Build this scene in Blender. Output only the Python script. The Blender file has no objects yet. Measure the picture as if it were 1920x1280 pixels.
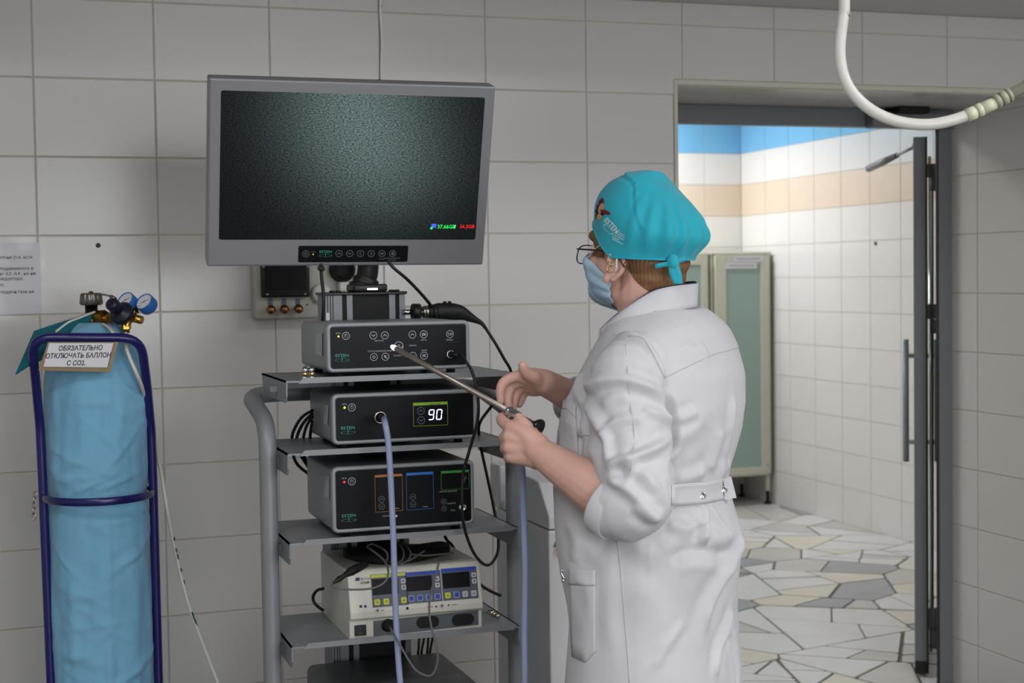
import bpy, bmesh, math, random
from mathutils import Vector, Matrix, noise
from bpy_extras import mesh_utils  # noqa
random.seed(7)
scene = bpy.context.scene
COL = scene.collection
V = Vector
PI = math.pi

# ------------------------------------------------------------------ camera
CAM = V((-0.0926, -4.0215, 1.436))
YAW, PITCH, ROLL, FPX = 0.3258, -0.0422, -0.0148, 2831.73
FW = V((math.sin(YAW)*math.cos(PITCH), math.cos(YAW)*math.cos(PITCH), math.sin(PITCH)))
_r = V((math.cos(YAW), -math.sin(YAW), 0)); _u = _r.cross(FW)
RT = _r*math.cos(ROLL) + _u*math.sin(ROLL)
UP = -_r*math.sin(ROLL) + _u*math.cos(ROLL)
cd = bpy.data.cameras.new('camera'); cam = bpy.data.objects.new('camera', cd); COL.objects.link(cam)
cam.matrix_world = Matrix(((RT.x, UP.x, -FW.x, CAM.x), (RT.y, UP.y, -FW.y, CAM.y), (RT.z, UP.z, -FW.z, CAM.z), (0, 0, 0, 1)))
cd.sensor_width = 36.0; cd.lens = FPX/1920*36.0; cd.clip_start = 0.05
cd.dof.use_dof = True; cd.dof.focus_distance = 2.85; cd.dof.aperture_fstop = 7.0
scene.camera = cam

# ------------------------------------------------------------------ light, world, exposure
scene.view_settings.view_transform = 'Standard'; scene.view_settings.look = 'None'
scene.view_settings.gamma = 1.0; scene.view_settings.use_curve_mapping = False
scene.view_settings.exposure = 0.0
scene.cycles.use_denoising = True
scene.cycles.max_bounces = 8
world = bpy.data.worlds.new('world'); scene.world = world; world.use_nodes = True
world.node_tree.nodes['Background'].inputs[0].default_value = (0.75, 0.85, 1.0, 1)
world.node_tree.nodes['Background'].inputs[1].default_value = 0.3
def area(name, loc, target, sx, sy, power, col=(1, 1, 1), spread=180):
    l = bpy.data.lights.new(name, 'AREA'); l.shape = 'RECTANGLE'; l.size = sx; l.size_y = sy
    l.energy = power; l.color = col; l.spread = math.radians(spread)
    o = bpy.data.objects.new(name, l); COL.objects.link(o); o.location = loc
    o.rotation_euler = (V(target)-V(loc)).to_track_quat('-Z', 'Y').to_euler()
    return o
area('window_daylight', (1.6, -7.55, 1.75), (1.2, 0.0, 1.6), 2.6, 1.5, 62, (0.95, 0.97, 1.0), 140)
LAMPS = [(x, y) for y in (-2.9, -4.7, -6.5) for x in (-0.5, 2.5)]
for x, y in LAMPS: area('ceiling_lamp_light', (x, y, 2.655), (x, y, 0), 1.2, 0.6, 17 if x < 0 else 25, (0.97, 0.98, 1.0))
area('corridor_lamp_light', (3.25, 4.2, 2.66), (3.25, 4.2, 0), 0.7, 0.7, 40, (1.0, 0.99, 0.97))
area('corridor_lamp_light', (1.3, 1.9, 2.66), (1.3, 1.9, 0), 0.7, 0.7, 26, (1.0, 0.99, 0.97))  # added lamp, out of view, brightens the tiled right side of the doorway

# ------------------------------------------------------------------ pixel rays at real depths (calibrated from the tile grid)
def _ray(px, py): return FW + RT*((px-960)/FPX) + UP*((640-py)/FPX)
def at(px, py, d): return CAM + _ray(px, py)*d
def onY(px, py, y): r = _ray(px, py); return CAM + r*((y-CAM.y)/r.y)
def onX(px, py, x): r = _ray(px, py); return CAM + r*((x-CAM.x)/r.x)
def onZ(px, py, z): r = _ray(px, py); return CAM + r*((z-CAM.z)/r.z)

# ------------------------------------------------------------------ materials
def lin(c):
    c /= 255.0
    return c/12.92 if c <= 0.04045 else ((c+0.055)/1.055)**2.4
MATS = {}
def mat(name, rgb, rough=0.5, metal=0.0, var=0.0, vscale=8.0, bump=0.0, bscale=60.0, emit=0.0, trans=0.0, objvar=0.0, sheen=0.0, coat=0.0, spec=0.5, ior=1.45, sss=0.0):
    if name in MATS: return MATS[name]
    m = bpy.data.materials.new(name); m.use_nodes = True
    nt = m.node_tree; b = nt.nodes['Principled BSDF']; L = nt.links
    c = tuple(lin(x) for x in rgb)+(1,)
    b.inputs['Base Color'].default_value = c
    b.inputs['Roughness'].default_value = rough; b.inputs['Metallic'].default_value = metal
    b.inputs['Specular IOR Level'].default_value = spec; b.inputs['IOR'].default_value = ior
    b.inputs['Transmission Weight'].default_value = trans
    b.inputs['Coat Weight'].default_value = coat; b.inputs['Sheen Weight'].default_value = sheen
    b.inputs['Subsurface Weight'].default_value = sss
    if sss: b.inputs['Subsurface Radius'].default_value = (0.012, 0.005, 0.003); b.inputs['Subsurface Scale'].default_value = 1.0
    if emit:
        b.inputs['Emission Color'].default_value = c; b.inputs['Emission Strength'].default_value = emit
    tc = nt.nodes.new('ShaderNodeTexCoord')
    if var or objvar:
        nz = nt.nodes.new('ShaderNodeTexNoise'); nz.inputs['Scale'].default_value = vscale; nz.inputs['Detail'].default_value = 5
        L.new(tc.outputs['Object'], nz.inputs['Vector'])
        hsv = nt.nodes.new('ShaderNodeHueSaturation'); hsv.inputs['Color'].default_value = c
        mr = nt.nodes.new('ShaderNodeMapRange'); mr.inputs['From Min'].default_value = 0.25; mr.inputs['From Max'].default_value = 0.75
        mr.inputs['To Min'].default_value = 1-var; mr.inputs['To Max'].default_value = 1+var
        L.new(nz.outputs['Fac'], mr.inputs['Value'])
        val = mr.outputs['Result']
        if objvar:
            oi = nt.nodes.new('ShaderNodeObjectInfo'); m2 = nt.nodes.new('ShaderNodeMapRange')
            m2.inputs['To Min'].default_value = 1-objvar; m2.inputs['To Max'].default_value = 1+objvar
            L.new(oi.outputs['Random'], m2.inputs['Value'])
            mu = nt.nodes.new('ShaderNodeMath'); mu.operation = 'MULTIPLY'
            L.new(val, mu.inputs[0]); L.new(m2.outputs['Result'], mu.inputs[1]); val = mu.outputs[0]
        L.new(val, hsv.inputs['Value']); L.new(hsv.outputs['Color'], b.inputs['Base Color'])
    if bump:
        nb = nt.nodes.new('ShaderNodeTexNoise'); nb.inputs['Scale'].default_value = bscale; nb.inputs['Detail'].default_value = 4
        L.new(tc.outputs['Object'], nb.inputs['Vector'])
        bp = nt.nodes.new('ShaderNodeBump'); bp.inputs['Strength'].default_value = bump; bp.inputs['Distance'].default_value = 0.004
        L.new(nb.outputs['Fac'], bp.inputs['Height']); L.new(bp.outputs['Normal'], b.inputs['Normal'])
    MATS[name] = m
    return m

M_tile = mat('glazed_wall_tile', (212, 210, 208), 0.22, var=0.012, vscale=5, objvar=0.012, bump=0.05, bscale=14)
M_grout = mat('tile_grout', (196, 191, 176), 0.8, var=0.06, vscale=30)
M_plaster = mat('white_plaster', (205, 203, 198), 0.7, var=0.02)
M_ceil = mat('white_ceiling_panel', (205, 201, 196), 0.3, var=0.015, vscale=3)
M_bead = mat('cream_corner_bead', (208, 205, 190), 0.35)
M_alu = mat('grey_door_aluminium', (112, 114, 117), 0.42, 0.12, var=0.02)
M_aludk = mat('dark_door_gasket', (34, 36, 38), 0.5)
M_chrome = mat('chrome', (205, 205, 205), 0.14, 1.0)
M_steel = mat('brushed_steel', (165, 160, 152), 0.28, 1.0)
M_glass = mat('clear_door_glass', (225, 240, 240), 0.02, trans=1.0)
M_tblue = mat('sky_blue_wall_tile', (118, 178, 218), 0.22, objvar=0.02, var=0.01)
M_twhite = mat('white_wall_tile', (218, 216, 215), 0.22, objvar=0.012, var=0.01)
M_tbeige = mat('beige_wall_tile', (214, 198, 181), 0.22, objvar=0.015, var=0.015)
M_black = mat('black_plastic', (22, 22, 23), 0.42)
M_blackm = mat('matt_black', (14, 14, 15), 0.7)
M_white = mat('white_plastic', (222, 222, 218), 0.4)
M_rack = mat('grey_powder_coat', (132, 134, 138), 0.42, 0.12, bump=0.04, bscale=400)
M_case = mat('silver_grey_case', (146, 149, 153), 0.4, 0.15, bump=0.03, bscale=500)
M_panel = mat('black_glass_panel', (19, 20, 22), 0.35, spec=0.12)
M_icon = mat('light_grey_print', (176, 180, 182), 0.5)
M_icondim = mat('dim_grey_print', (112, 116, 118), 0.5)
M_teal = mat('teal_print', (70, 172, 160), 0.5)
M_paper = mat('white_paper', (212, 211, 216), 0.6, var=0.01)
M_ink = mat('black_ink', (32, 32, 38), 0.6)
M_brass = mat('brass', (178, 138, 62), 0.3, 1.0, var=0.1, vscale=40)

# ------------------------------------------------------------------ mesh builder
WM = {}
def wm(o): return WM.get(o.name, Matrix.Identity(4)) if o is not None else Matrix.Identity(4)
def tag(o, label=None, cat=None, group=None, kind=None):
    if label: o['label'] = label
    if cat: o['category'] = cat
    if group: o['group'] = group
    if kind: o['kind'] = kind
    return o
def root(name, loc, rz=0.0, label=None, cat=None, group=None, kind=None):
    o = bpy.data.objects.new(name, None); COL.objects.link(o); o.empty_display_size = 0.05
    o.location = loc; o.rotation_euler = (0, 0, rz)
    WM[o.name] = Matrix.Translation(V(loc)) @ Matrix.Rotation(rz, 4, 'Z')
    return tag(o, label, cat, group, kind)
def frame(o, right, up, out=None):
    r = V(right).normalized(); u = V(up); u = (u-r*u.dot(r)).normalized(); n = r.cross(u) if out is None else V(out)
    return Matrix(((r.x, u.x, n.x, o[0]), (r.y, u.y, n.y, o[1]), (r.z, u.z, n.z, o[2]), (0, 0, 0, 1)))
def axis_frame(o, z):
    z = V(z).normalized(); a = V((0, 0, 1)) if abs(z.z) < 0.9 else V((1, 0, 0))
    x = a.cross(z).normalized(); y = z.cross(x)
    return Matrix(((x.x, y.x, z.x, o[0]), (x.y, y.y, z.y, o[1]), (x.z, y.z, z.z, o[2]), (0, 0, 0, 1)))
def catmull(P, k=6, closed=False):
    P = [V(p) for p in P]; out = []; n = len(P)
    rng = n if closed else n-1
    for i in range(rng):
        if closed: p0, p1, p2, p3 = P[(i-1) % n], P[i], P[(i+1) % n], P[(i+2) % n]
        else: p0, p1, p2, p3 = P[max(i-1, 0)], P[i], P[i+1], P[min(i+2, n-1)]
        for j in range(k):
            t = j/k
            out.append(0.5*((2*p1)+(p2-p0)*t+(2*p0-5*p1+4*p2-p3)*t*t+(3*p1-p0-3*p2+p3)*t**3))
    if not closed: out.append(P[-1].copy())
    return out
def round_path(P, r, k=6):
    """polyline with its inner corners rounded by radius r"""
    P = [V(p) for p in P]; out = [P[0]]
    for i in range(1, len(P)-1):
        a = (P[i-1]-P[i]); b = (P[i+1]-P[i]); d = min(r, a.length*0.49, b.length*0.49)
        s = P[i]+a.normalized()*d; e = P[i]+b.normalized()*d
        for j in range(k+1):
            t = j/k; out.append((1-t)**2*s+2*t*(1-t)*P[i]+t*t*e)
    out.append(P[-1]); return out
def rrect(w, h, r, k=4, cx=0.0, cy=0.0):
    out = []
    for sx, sy, a0 in ((1, 1, 0), (-1, 1, 90), (-1, -1, 180), (1, -1, 270)):
        for j in range(k+1):
            a = math.radians(a0+90*j/k)
            out.append((cx+sx*(w/2-r)+r*math.cos(a), cy+sy*(h/2-r)+r*math.sin(a)))
    return out
def circle(r, n=16, cx=0.0, cy=0.0): return [(cx+r*math.cos(2*PI*i/n), cy+r*math.sin(2*PI*i/n)) for i in range(n)]
_tx = {}
class MB:
    def __init__(s): s.v = []; s.f = []; s.mi = []; s.sm = []
    def add(s, vs, fs, M=None, mi=0, smooth=False):
        b = len(s.v); M = M or Matrix.Identity(4)
        s.v += [M @ V(v) for v in vs]
        for f in fs: s.f.append([b+i for i in f]); s.mi.append(mi); s.sm.append(smooth)
        return s
    def bm(s, bm, M=None, mi=0, smooth=False):
        bm.verts.index_update()
        return s.add([v.co.copy() for v in bm.verts], [[v.index for v in f.verts] for f in bm.faces], M, mi, smooth)
    def box(s, lo, hi, M=None, mi=0, bev=0.0, seg=1):
        lo = V(lo); hi = V(hi); b = bmesh.new(); bmesh.ops.create_cube(b, size=1.0)
        for v in b.verts: v.co = V((lo[i]+(hi[i]-lo[i])*(v.co[i]+0.5) for i in range(3)))
        if bev: bmesh.ops.bevel(b, geom=list(b.edges), offset=bev, segments=seg, profile=0.5, affect='EDGES')
        s.bm(b, M, mi, bool(bev) and seg > 1); b.free(); return s
    def prism(s, poly, d, M=None, mi=0, z0=0.0, smooth=False):
        n = len(poly); vs = [(p[0], p[1], z0) for p in poly]+[(p[0], p[1], z0+d) for p in poly]
        s.add(vs, [list(range(n))[::-1], list(range(n, 2*n))], M, mi)
        s2 = [[i, (i+1) % n, n+(i+1) % n, n+i] for i in range(n)]
        b = len(s.v)-2*n
        for f in s2: s.f.append([b+i for i in f]); s.mi.append(mi); s.sm.append(smooth)
        return s
    def flat(s, poly, M=None, mi=0, z=0.0):
        return s.add([(p[0], p[1], z) for p in poly], [list(range(len(poly)))], M, mi)
    def ring(s, r, w, M=None, mi=0, n=20, z=0.0, cx=0.0, cy=0.0, sy=1.0):
        vs = [(cx+a*math.cos(2*PI*i/n), cy+sy*a*math.sin(2*PI*i/n), z) for a in (r-w, r) for i in range(n)]
        return s.add(vs, [[i, n+i, n+(i+1) % n, (i+1) % n] for i in range(n)], M, mi)
    def stroke(s, pts, w, M=None, mi=0, z=0.0):
        for a, b in zip(pts, pts[1:]):
            a = V((a[0], a[1], 0)); b = V((b[0], b[1], 0)); d = (b-a)
            if d.length == 0: continue
            d.normalize(); p = V((-d.y, d.x, 0))*w/2; e = d*w*0.35
            s.add([V((q.x, q.y, z)) for q in (a-p-e, b-p+e, b+p+e, a+p-e)], [[0, 1, 2, 3]], M, mi)
        return s
    def tube(s, P, r, n=10, mi=0, caps=True, smooth=True, flat=1.0, upv=None):
        P = [V(p) for p in P]; m = len(P); R = r if isinstance(r, (list, tuple)) else [r]*m
        T = [(P[min(i+1, m-1)]-P[max(i-1, 0)]).normalized() for i in range(m)]
        a = V(upv) if upv else (V((0, 0, 1)) if abs(T[0].z) < 0.9 else V((1, 0, 0)))
        x = (a-T[0]*a.dot(T[0])).normalized(); vs = []
        for i in range(m):
            x = x-T[i]*x.dot(T[i]); x.normalize(); y = T[i].cross(x)
            for j in range(n):
                t = 2*PI*j/n; vs.append(P[i]+x*R[i]*math.cos(t)+y*R[i]*flat*math.sin(t))
        fs = [[i*n+j, i*n+(j+1) % n, (i+1)*n+(j+1) % n, (i+1)*n+j] for i in range(m-1) for j in range(n)]
        s.add(vs, fs, None, mi, smooth)
        if caps:
            b = len(s.v)-m*n
            s.f += [[b+j for j in range(n)][::-1], [b+(m-1)*n+j for j in range(n)]]; s.mi += [mi]*2; s.sm += [False]*2
        return s
    def lathe(s, prof, M=None, n=20, mi=0, smooth=True):
        m = len(prof); vs = [(r*math.cos(2*PI*j/n), r*math.sin(2*PI*j/n), h) for r, h in prof for j in range(n)]
        fs = [[i*n+j, i*n+(j+1) % n, (i+1)*n+(j+1) % n, (i+1)*n+j] for i in range(m-1) for j in range(n)]
        s.add(vs, fs, M, mi, smooth)
        b = len(s.v)-m*n
        if prof[0][0] > 1e-6: s.f.append([b+j for j in range(n)][::-1]); s.mi.append(mi); s.sm.append(False)
        if prof[-1][0] > 1e-6: s.f.append([b+(m-1)*n+j for j in range(n)]); s.mi.append(mi); s.sm.append(False)
        return s
    def ball(s, c, r, M=None, mi=0, n=12, sc=(1, 1, 1)):
        prof = [(max(1e-7, math.sin(PI*i/(n//2+2))), -math.cos(PI*i/(n//2+2))) for i in range(n//2+3)]
        Mx = Matrix.Translation(V(c)) @ Matrix.Diagonal((r*sc[0], r*sc[1], r*sc[2], 1))
        return s.lathe(prof, (M @ Mx) if M else Mx, n, mi)
    def text(s, body, size, M, mi=0, align='LEFT', italic=0.0, bold=0.0, z=0.0, sx=1.0, space=1.0):
        key = (body, align, italic, bold, space)
        if key not in _tx:
            cu = bpy.data.curves.new('lettering_source', 'FONT'); cu.body = body; cu.align_x = align; cu.shear = italic; cu.offset = bold
            cu.size = 1.0; cu.space_character = space; cu.resolution_u = 2; cu.fill_mode = 'FRONT'
            o = bpy.data.objects.new('lettering_source', cu); me = bpy.data.meshes.new_from_object(o)
            _tx[key] = ([v.co.copy() for v in me.vertices], [list(p.vertices) for p in me.polygons])
            bpy.data.objects.remove(o); bpy.data.curves.remove(cu); bpy.data.meshes.remove(me)
        vs, fs = _tx[key]
        return s.add([(v.x*size*sx, v.y*size, z) for v in vs], fs, M, mi)
    def mesh(s, name, mats, inv=None):
        me = bpy.data.meshes.new(name)
        me.from_pydata([inv @ v if inv else v for v in s.v], [], s.f)
        for m in (mats if isinstance(mats, (list, tuple)) else [mats]): me.materials.append(m)
        me.polygons.foreach_set('material_index', s.mi); me.polygons.foreach_set('use_smooth', s.sm); me.update()
        return me
    def build(s, name, mats, parent=None, loc=None, **tags):
        W = wm(parent) if parent is not None else (Matrix.Translation(V(loc)) if loc is not None else Matrix.Identity(4))
        o = bpy.data.objects.new(name, s.mesh(name, mats, W.inverted())); COL.objects.link(o)
        if parent is not None: o.parent = parent
        elif loc is not None: o.location = loc
        WM[o.name] = W
        return tag(o, **tags)
def piece(name, me, parent, loc):
    o = bpy.data.objects.new(name, me); COL.objects.link(o); o.parent = parent; o.location = V(loc)-wm(parent).to_translation()
    return o
def box(lo, hi, **k): return MB().box(lo, hi, **k)

# ------------------------------------------------------------------ room shell
S = 'structure'
CEIL, BULK = 2.72, 2.226
XL, XR, YB = -2.3, 4.2, -7.7
DX0, DX1, DZ, RY = 1.784, 3.02, 1.992, 0.44      # doorway
TW, TH, GAP, TD = 0.3, 0.2, 0.0034, 0.0028
_tm = {}
def tile_mesh(w, h, m, axis):
    k = (round(w, 4), round(h, 4), m.name, axis)
    if k not in _tm:
        c = 0.0014; w2, h2 = w/2-GAP/2, h/2-GAP/2
        vs = [(-w2, 0, -h2), (w2, 0, -h2), (w2, 0, h2), (-w2, 0, h2)]
        vs += [(x, -TD+c*0.6, z) for x, _, z in vs[:4]] + [(x-math.copysign(c, x), -TD, z-math.copysign(c, z)) for x, _, z in vs[:4]]
        fs = [[0, 1, 5, 4], [1, 2, 6, 5], [2, 3, 7, 6], [3, 0, 4, 7], [4, 5, 9, 8], [5, 6, 10, 9], [6, 7, 11, 10], [7, 4, 8, 11], [8, 9, 10, 11]]
        R = {'-Y': 0, '-X': -PI/2, '+X': PI/2, '+Y': PI}[axis]
        M = Matrix.Rotation(R, 4, 'Z')
        _tm[k] = MB().add(vs, fs, M).mesh('wall_tile', m)
    return _tm[k]
def tile_rows(zmax, z0=2.16):
    e = [z0-TH*j for j in range(11)]; e = [z for z in e if 0.0 < z]
    e = [zmax]+[z for z in e if z < zmax-0.01]+[0.0]
    return [(b, a) for a, b in zip(e, e[1:])]
# back wall: slabs around the doorway (the grout shows between the tiles)
wb = MB()
wb.box((XL, TD, 0), (DX0, RY, CEIL)); wb.box((DX1+0.05, TD, 0), (XR, RY, CEIL)); wb.box((DX0, TD, DZ), (DX1, RY, CEIL))
wall_back = wb.build('wall_back', M_grout); tag(wall_back, kind=S, label='back wall of large glossy off-white tiles')
for r0, r1 in tile_rows(BULK):
    for k in range(-3, 14):
        x0, x1 = k*TW, (k+1)*TW
        x1 = min(x1, 3.6)
        segs = [(x0, x1)]
        zz0 = r0
        if r1 > DZ+0.012:
            if x1 > DX0 and x0 < DX1: zz0 = max(r0, DZ+0.012)
            if zz0 > r0 and x0 < DX0-0.012: segs = [(x0, x1)]
        if r0 < DZ and not zz0 > r0:
            segs = []
            if x0 < DX0-0.012: segs.append((x0, min(x1, DX0-0.012)))
            if x1 > DX1: segs.append((max(x0, DX1+0.012), x1))
        for a, b in segs:
            if b-a < 0.01 or r1-zz0 < 0.01: continue
            if zz0 > r0 and a < DX0-0.012 and b > DX0:      # tile notched by the doorway corner: two cut pieces
                g = GAP/2; P = [(a+g, r0+g), (DX0-0.012, r0+g), (DX0-0.012, zz0+g), (b-g, zz0+g), (b-g, r1-g), (a+g, r1-g)]
                MB().prism(P, TD, frame((0, TD, 0), (1, 0, 0), (0, 0, 1), (0, -1, 0))).build('wall_tile', M_tile, wall_back)
                continue
            piece('wall_tile', tile_mesh(b-a, r1-zz0, M_tile, '-Y'), wall_back, ((a+b)/2, TD, (r1+zz0)/2))
            if zz0 > r0 and b > DX1+0.02: piece('wall_tile', tile_mesh(b-DX1-0.012, zz0-r0, M_tile, '-Y'), wall_back, ((b+DX1+0.012)/2, TD, (zz0+r0)/2))
# right reveal of the doorway (faces -X)
wr = MB().box((DX1+TD, TD+0.0004, 0), (DX1+0.05, RY, DZ)).build('wall_reveal', M_grout, kind=S, label='tiled right side of the doorway')
for r0, r1 in tile_rows(DZ, 2.16-0.0):
    e = [0.0, 0.293, RY]
    for a, b in zip(e, e[1:]):
        piece('wall_tile', tile_mesh(b-a, r1-r0, M_tile, '-X'), wr, (DX1+TD, (a+b)/2, (r0+r1)/2))
# soffit of the doorway, cut tiles seen from below
so = MB().box((DX0, 0.013, DZ), (DX1, RY, DZ+0.03)).build('ceiling_doorway', M_grout, kind=S, label='tiled underside of the doorway head')
sx = [DX0+0.0, 2.1, 2.4, 2.7, DX1]
for a, b in zip(sx, sx[1:]):
    for c, d in ((0.012, 0.2), (0.2, RY)):
        MB().box((a+0.0014, c+0.0014, DZ-0.006), (b-0.0014, d-0.0014, DZ), bev=0.001).build('soffit_tile', M_tile, so)
# cream corner bead round the opening
MB().box((DX0-0.012, -0.004, 0), (DX0, 0.012, DZ+0.012), bev=0.002).build('trim_1', M_bead, kind=S, label='cream corner bead up the left of the doorway')
MB().box((DX0, -0.004, DZ-0.004), (DX1, 0.012, DZ+0.012), bev=0.002).build('trim_2', M_bead, kind=S, label='cream corner bead along the doorway head')
MB().box((DX1, -0.004, 0), (DX1+0.012, 0.002, DZ+0.012), bev=0.0015).build('trim_3', M_bead, kind=S, label='cream corner bead up the right of the doorway')
# other walls of the near room, ceiling, dropped bulkhead, floor
M_floor = mat('grey_stone_floor', (98, 96, 92), 0.35, var=0.12, vscale=3)
box((XL-0.1, YB, 0), (XL, RY, CEIL)).build('wall_left', M_plaster, kind=S)
box((XR, YB, 0), (XR+0.1, RY, CEIL)).build('wall_right', M_plaster, kind=S)
rw = MB(); wx0, wx1, wz0, wz1 = 0.0, 2.8, 0.85, 2.45
rw.box((XL, YB-0.1, 0), (wx0, YB, CEIL)); rw.box((wx1, YB-0.1, 0), (XR, YB, CEIL)); rw.box((wx0, YB-0.1, 0), (wx1, YB, wz0)); rw.box((wx0, YB-0.1, wz1), (wx1, YB, CEIL))
rw.build('wall_rear', M_plaster, kind=S)
wf = MB()
for x in (wx0, (wx0+wx1)/2-0.025, wx1-0.05): wf.box((x, YB-0.08, wz0), (x+0.05, YB-0.02, wz1))
for z in (wz0, wz1-0.05): wf.box((wx0, YB-0.08, z), (wx1, YB-0.02, z+0.05))
wf.build('window_1', M_white, kind=S)
box((XL, YB, CEIL), (XR, RY, CEIL+0.1)).build('ceiling', mat('grey_ceiling_panel', (158, 156, 153), 0.6, var=0.02), kind=S)
bk = MB().box((XL, -1.6, BULK), (XR, 0.0, CEIL)).build('ceiling_bulkhead', M_ceil, kind=S, label='dropped white ceiling strip along the back wall')
box((XL, YB, -0.1), (XR, RY+0.02, -0.006)).build('floor', M_floor, kind=S)
# corridor beyond the doorway
CXR, CYB, CXL, CH = 4.45, 4.76, 0.6, 2.72
wcr = MB().box((CXR+TD, RY, 0), (CXR+0.1, CYB+0.1, CH)).build('wall_corridor_right', M_grout, kind=S, label='banded tiled right wall of the far room')
wcb = MB().box((CXL, CYB+TD, 0), (CXR+0.1, CYB+0.1, CH)).build('wall_corridor_back', M_grout, kind=S, label='banded tiled end wall of the far room')
def band(z): return M_tblue if z > 2.215 else (M_tbeige if 1.81 < z < 2.01 else M_twhite)
cz = [0.0]+[0.01+0.2*i for i in range(1, 14)]
for a, b in zip(cz, cz[1:]):
    m = band((a+b)/2)
    y = CYB-0.02
    for i in range(15):
        y0, y1 = y-0.3*(i+1), y-0.3*i
        if i == 0: y1 = CYB
        if y1 < RY+0.1: break
        piece('wall_tile', tile_mesh(y1-y0, b-a, m, '-X'), wcr, (CXR+TD, (y0+y1)/2, (a+b)/2))
    for i in range(6):
        x1, x0 = CXR-0.3*i+0.04, CXR-0.3*(i+1)+0.04
        if i == 0: x1 = CXR
        piece('wall_tile', tile_mesh(x1-x0, b-a, m, '-Y'), wcb, ((x0+x1)/2, CYB+TD, (a+b)/2))
box((CXL-0.1, RY, 0), (CXL, CYB+0.1, CH)).build('wall_corridor_left', M_plaster, kind=S)
box((CXL, RY-0.01, CH), (CXR+0.1, CYB+0.1, CH+0.1)).build('ceiling_corridor', M_plaster, kind=S)
box((XR, RY-0.05, 0), (CXR+0.1, RY, CH)).build('wall_corridor_front', M_plaster, kind=S)
# crazy-paved marble floor of the far room: every slab its own piece
fl = box((CXL, RY+0.02, -0.1), (CXR+0.1, CYB+0.1, -0.004)).build('floor_corridor', mat('dark_floor_grout', (104, 100, 90), 0.85, var=0.15, vscale=20), kind=S, label='crazy paved marble floor of the far room')
stone_m = [mat('white_marble', (208, 208, 210), 0.3, var=0.06, vscale=6), mat('cream_marble', (208, 203, 190), 0.3, var=0.06, vscale=6),
           mat('warm_grey_marble', (188, 186, 182), 0.3, var=0.08, vscale=7), mat('blue_grey_marble', (150, 153, 158), 0.3, var=0.12, vscale=9), mat('ochre_marble', (200, 178, 146), 0.3, var=0.1, vscale=8)]
rs = random.Random(21)
FX0, FX1, FY0, FY1 = 1.55, CXR, RY+0.02, CYB
sites = []; tries = 0
while len(sites) < 70 and tries < 9000:
    tries += 1
    p = (rs.uniform(FX0-0.1, FX1+0.1), rs.uniform(FY0-0.1, FY1+0.1)); rad = rs.choice((0.22, 0.3, 0.38, 0.46))
    if all((p[0]-q[0])**2+(p[1]-q[1])**2 > (0.5*(rad+q[2]))**2*1.1 for q in sites): sites.append((p[0], p[1], rad))
def clip(poly, nx, ny, c):
    out = []
    for i in range(len(poly)):
        a, b = poly[i], poly[(i+1) % len(poly)]
        da, db = a[0]*nx+a[1]*ny-c, b[0]*nx+b[1]*ny-c
        if da <= 0: out.append(a)
        if da*db < 0:
            t = da/(da-db); out.append((a[0]+(b[0]-a[0])*t, a[1]+(b[1]-a[1])*t))
    return out
def area2(P): return 0.5*abs(sum(P[k-1][0]*P[k][1]-P[k][0]*P[k-1][1] for k in range(len(P))))
def split(P, amax):
    A = area2(P)
    if A < amax or len(P) < 3: return [P]
    cxp = sum(p[0] for p in P)/len(P); cyp = sum(p[1] for p in P)/len(P); sz = math.sqrt(A)
    # cut across the longer direction, at an angle
    sxx = sum((p[0]-cxp)**2-(p[1]-cyp)**2 for p in P); sxy = sum(2*(p[0]-cxp)*(p[1]-cyp) for p in P)
    t = 0.5*math.atan2(sxy, sxx)+rs.uniform(-0.65, 0.65); nx, ny = math.cos(t), math.sin(t)
    c = cxp*nx+cyp*ny+rs.uniform(-0.2, 0.2)*sz; g = rs.uniform(0.003, 0.0075)
    a = clip(P, nx, ny, c-g); b = clip(P, -nx, -ny, -c-g)
    return [q for h in (a, b) if len(h) > 2 for q in split(h, amax*rs.uniform(0.8, 1.25))]
n_slab = 0
for i, (x, y, ra) in enumerate(sites):
    poly = [(FX0, FY0), (FX1, FY0), (FX1, FY1), (FX0, FY1)]
    for j, (u, w, rb) in enumerate(sites):
        if i == j: continue
        nx, ny = u-x, w-y; d = math.hypot(nx, ny); nx /= d; ny /= d
        off = (d*d+ra*ra-rb*rb)/(2*d)
        poly = clip(poly, nx, ny, x*nx+y*ny+off-0.004-0.003*(((i+j)*7) % 5)/4)
        if len(poly) < 3: break
    if len(poly) < 3: continue
    for part in split(poly, rs.choice((0.035, 0.055, 0.09, 0.14))):
        P = []
        for k in range(len(part)):
            a, b, c = part[k-1], part[k], part[(k+1) % len(part)]
            la = math.hypot(a[0]-b[0], a[1]-b[1]); lc = math.hypot(c[0]-b[0], c[1]-b[1])
            if la < 0.014: continue
            t = min(0.010, la*0.25); s2 = min(0.010, lc*0.25); w1 = rs.uniform(0.3, 1.4)
            P += [(b[0]+(a[0]-b[0])*t*w1/la, b[1]+(a[1]-b[1])*t*w1/la)] + ([(b[0]+(c[0]-b[0])*s2*w1/lc, b[1]+(c[1]-b[1])*s2*w1/lc)] if lc > 0.001 else [])
        if len(P) < 3 or area2(P) < 0.0012 or n_slab >= 298: continue
        n_slab += 1
        MB().prism(P, 0.005+0.0012*rs.random(), z0=-0.004).build('paving_slab', rs.choices(stone_m, (54, 16, 16, 13, 1))[0], fl)
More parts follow.
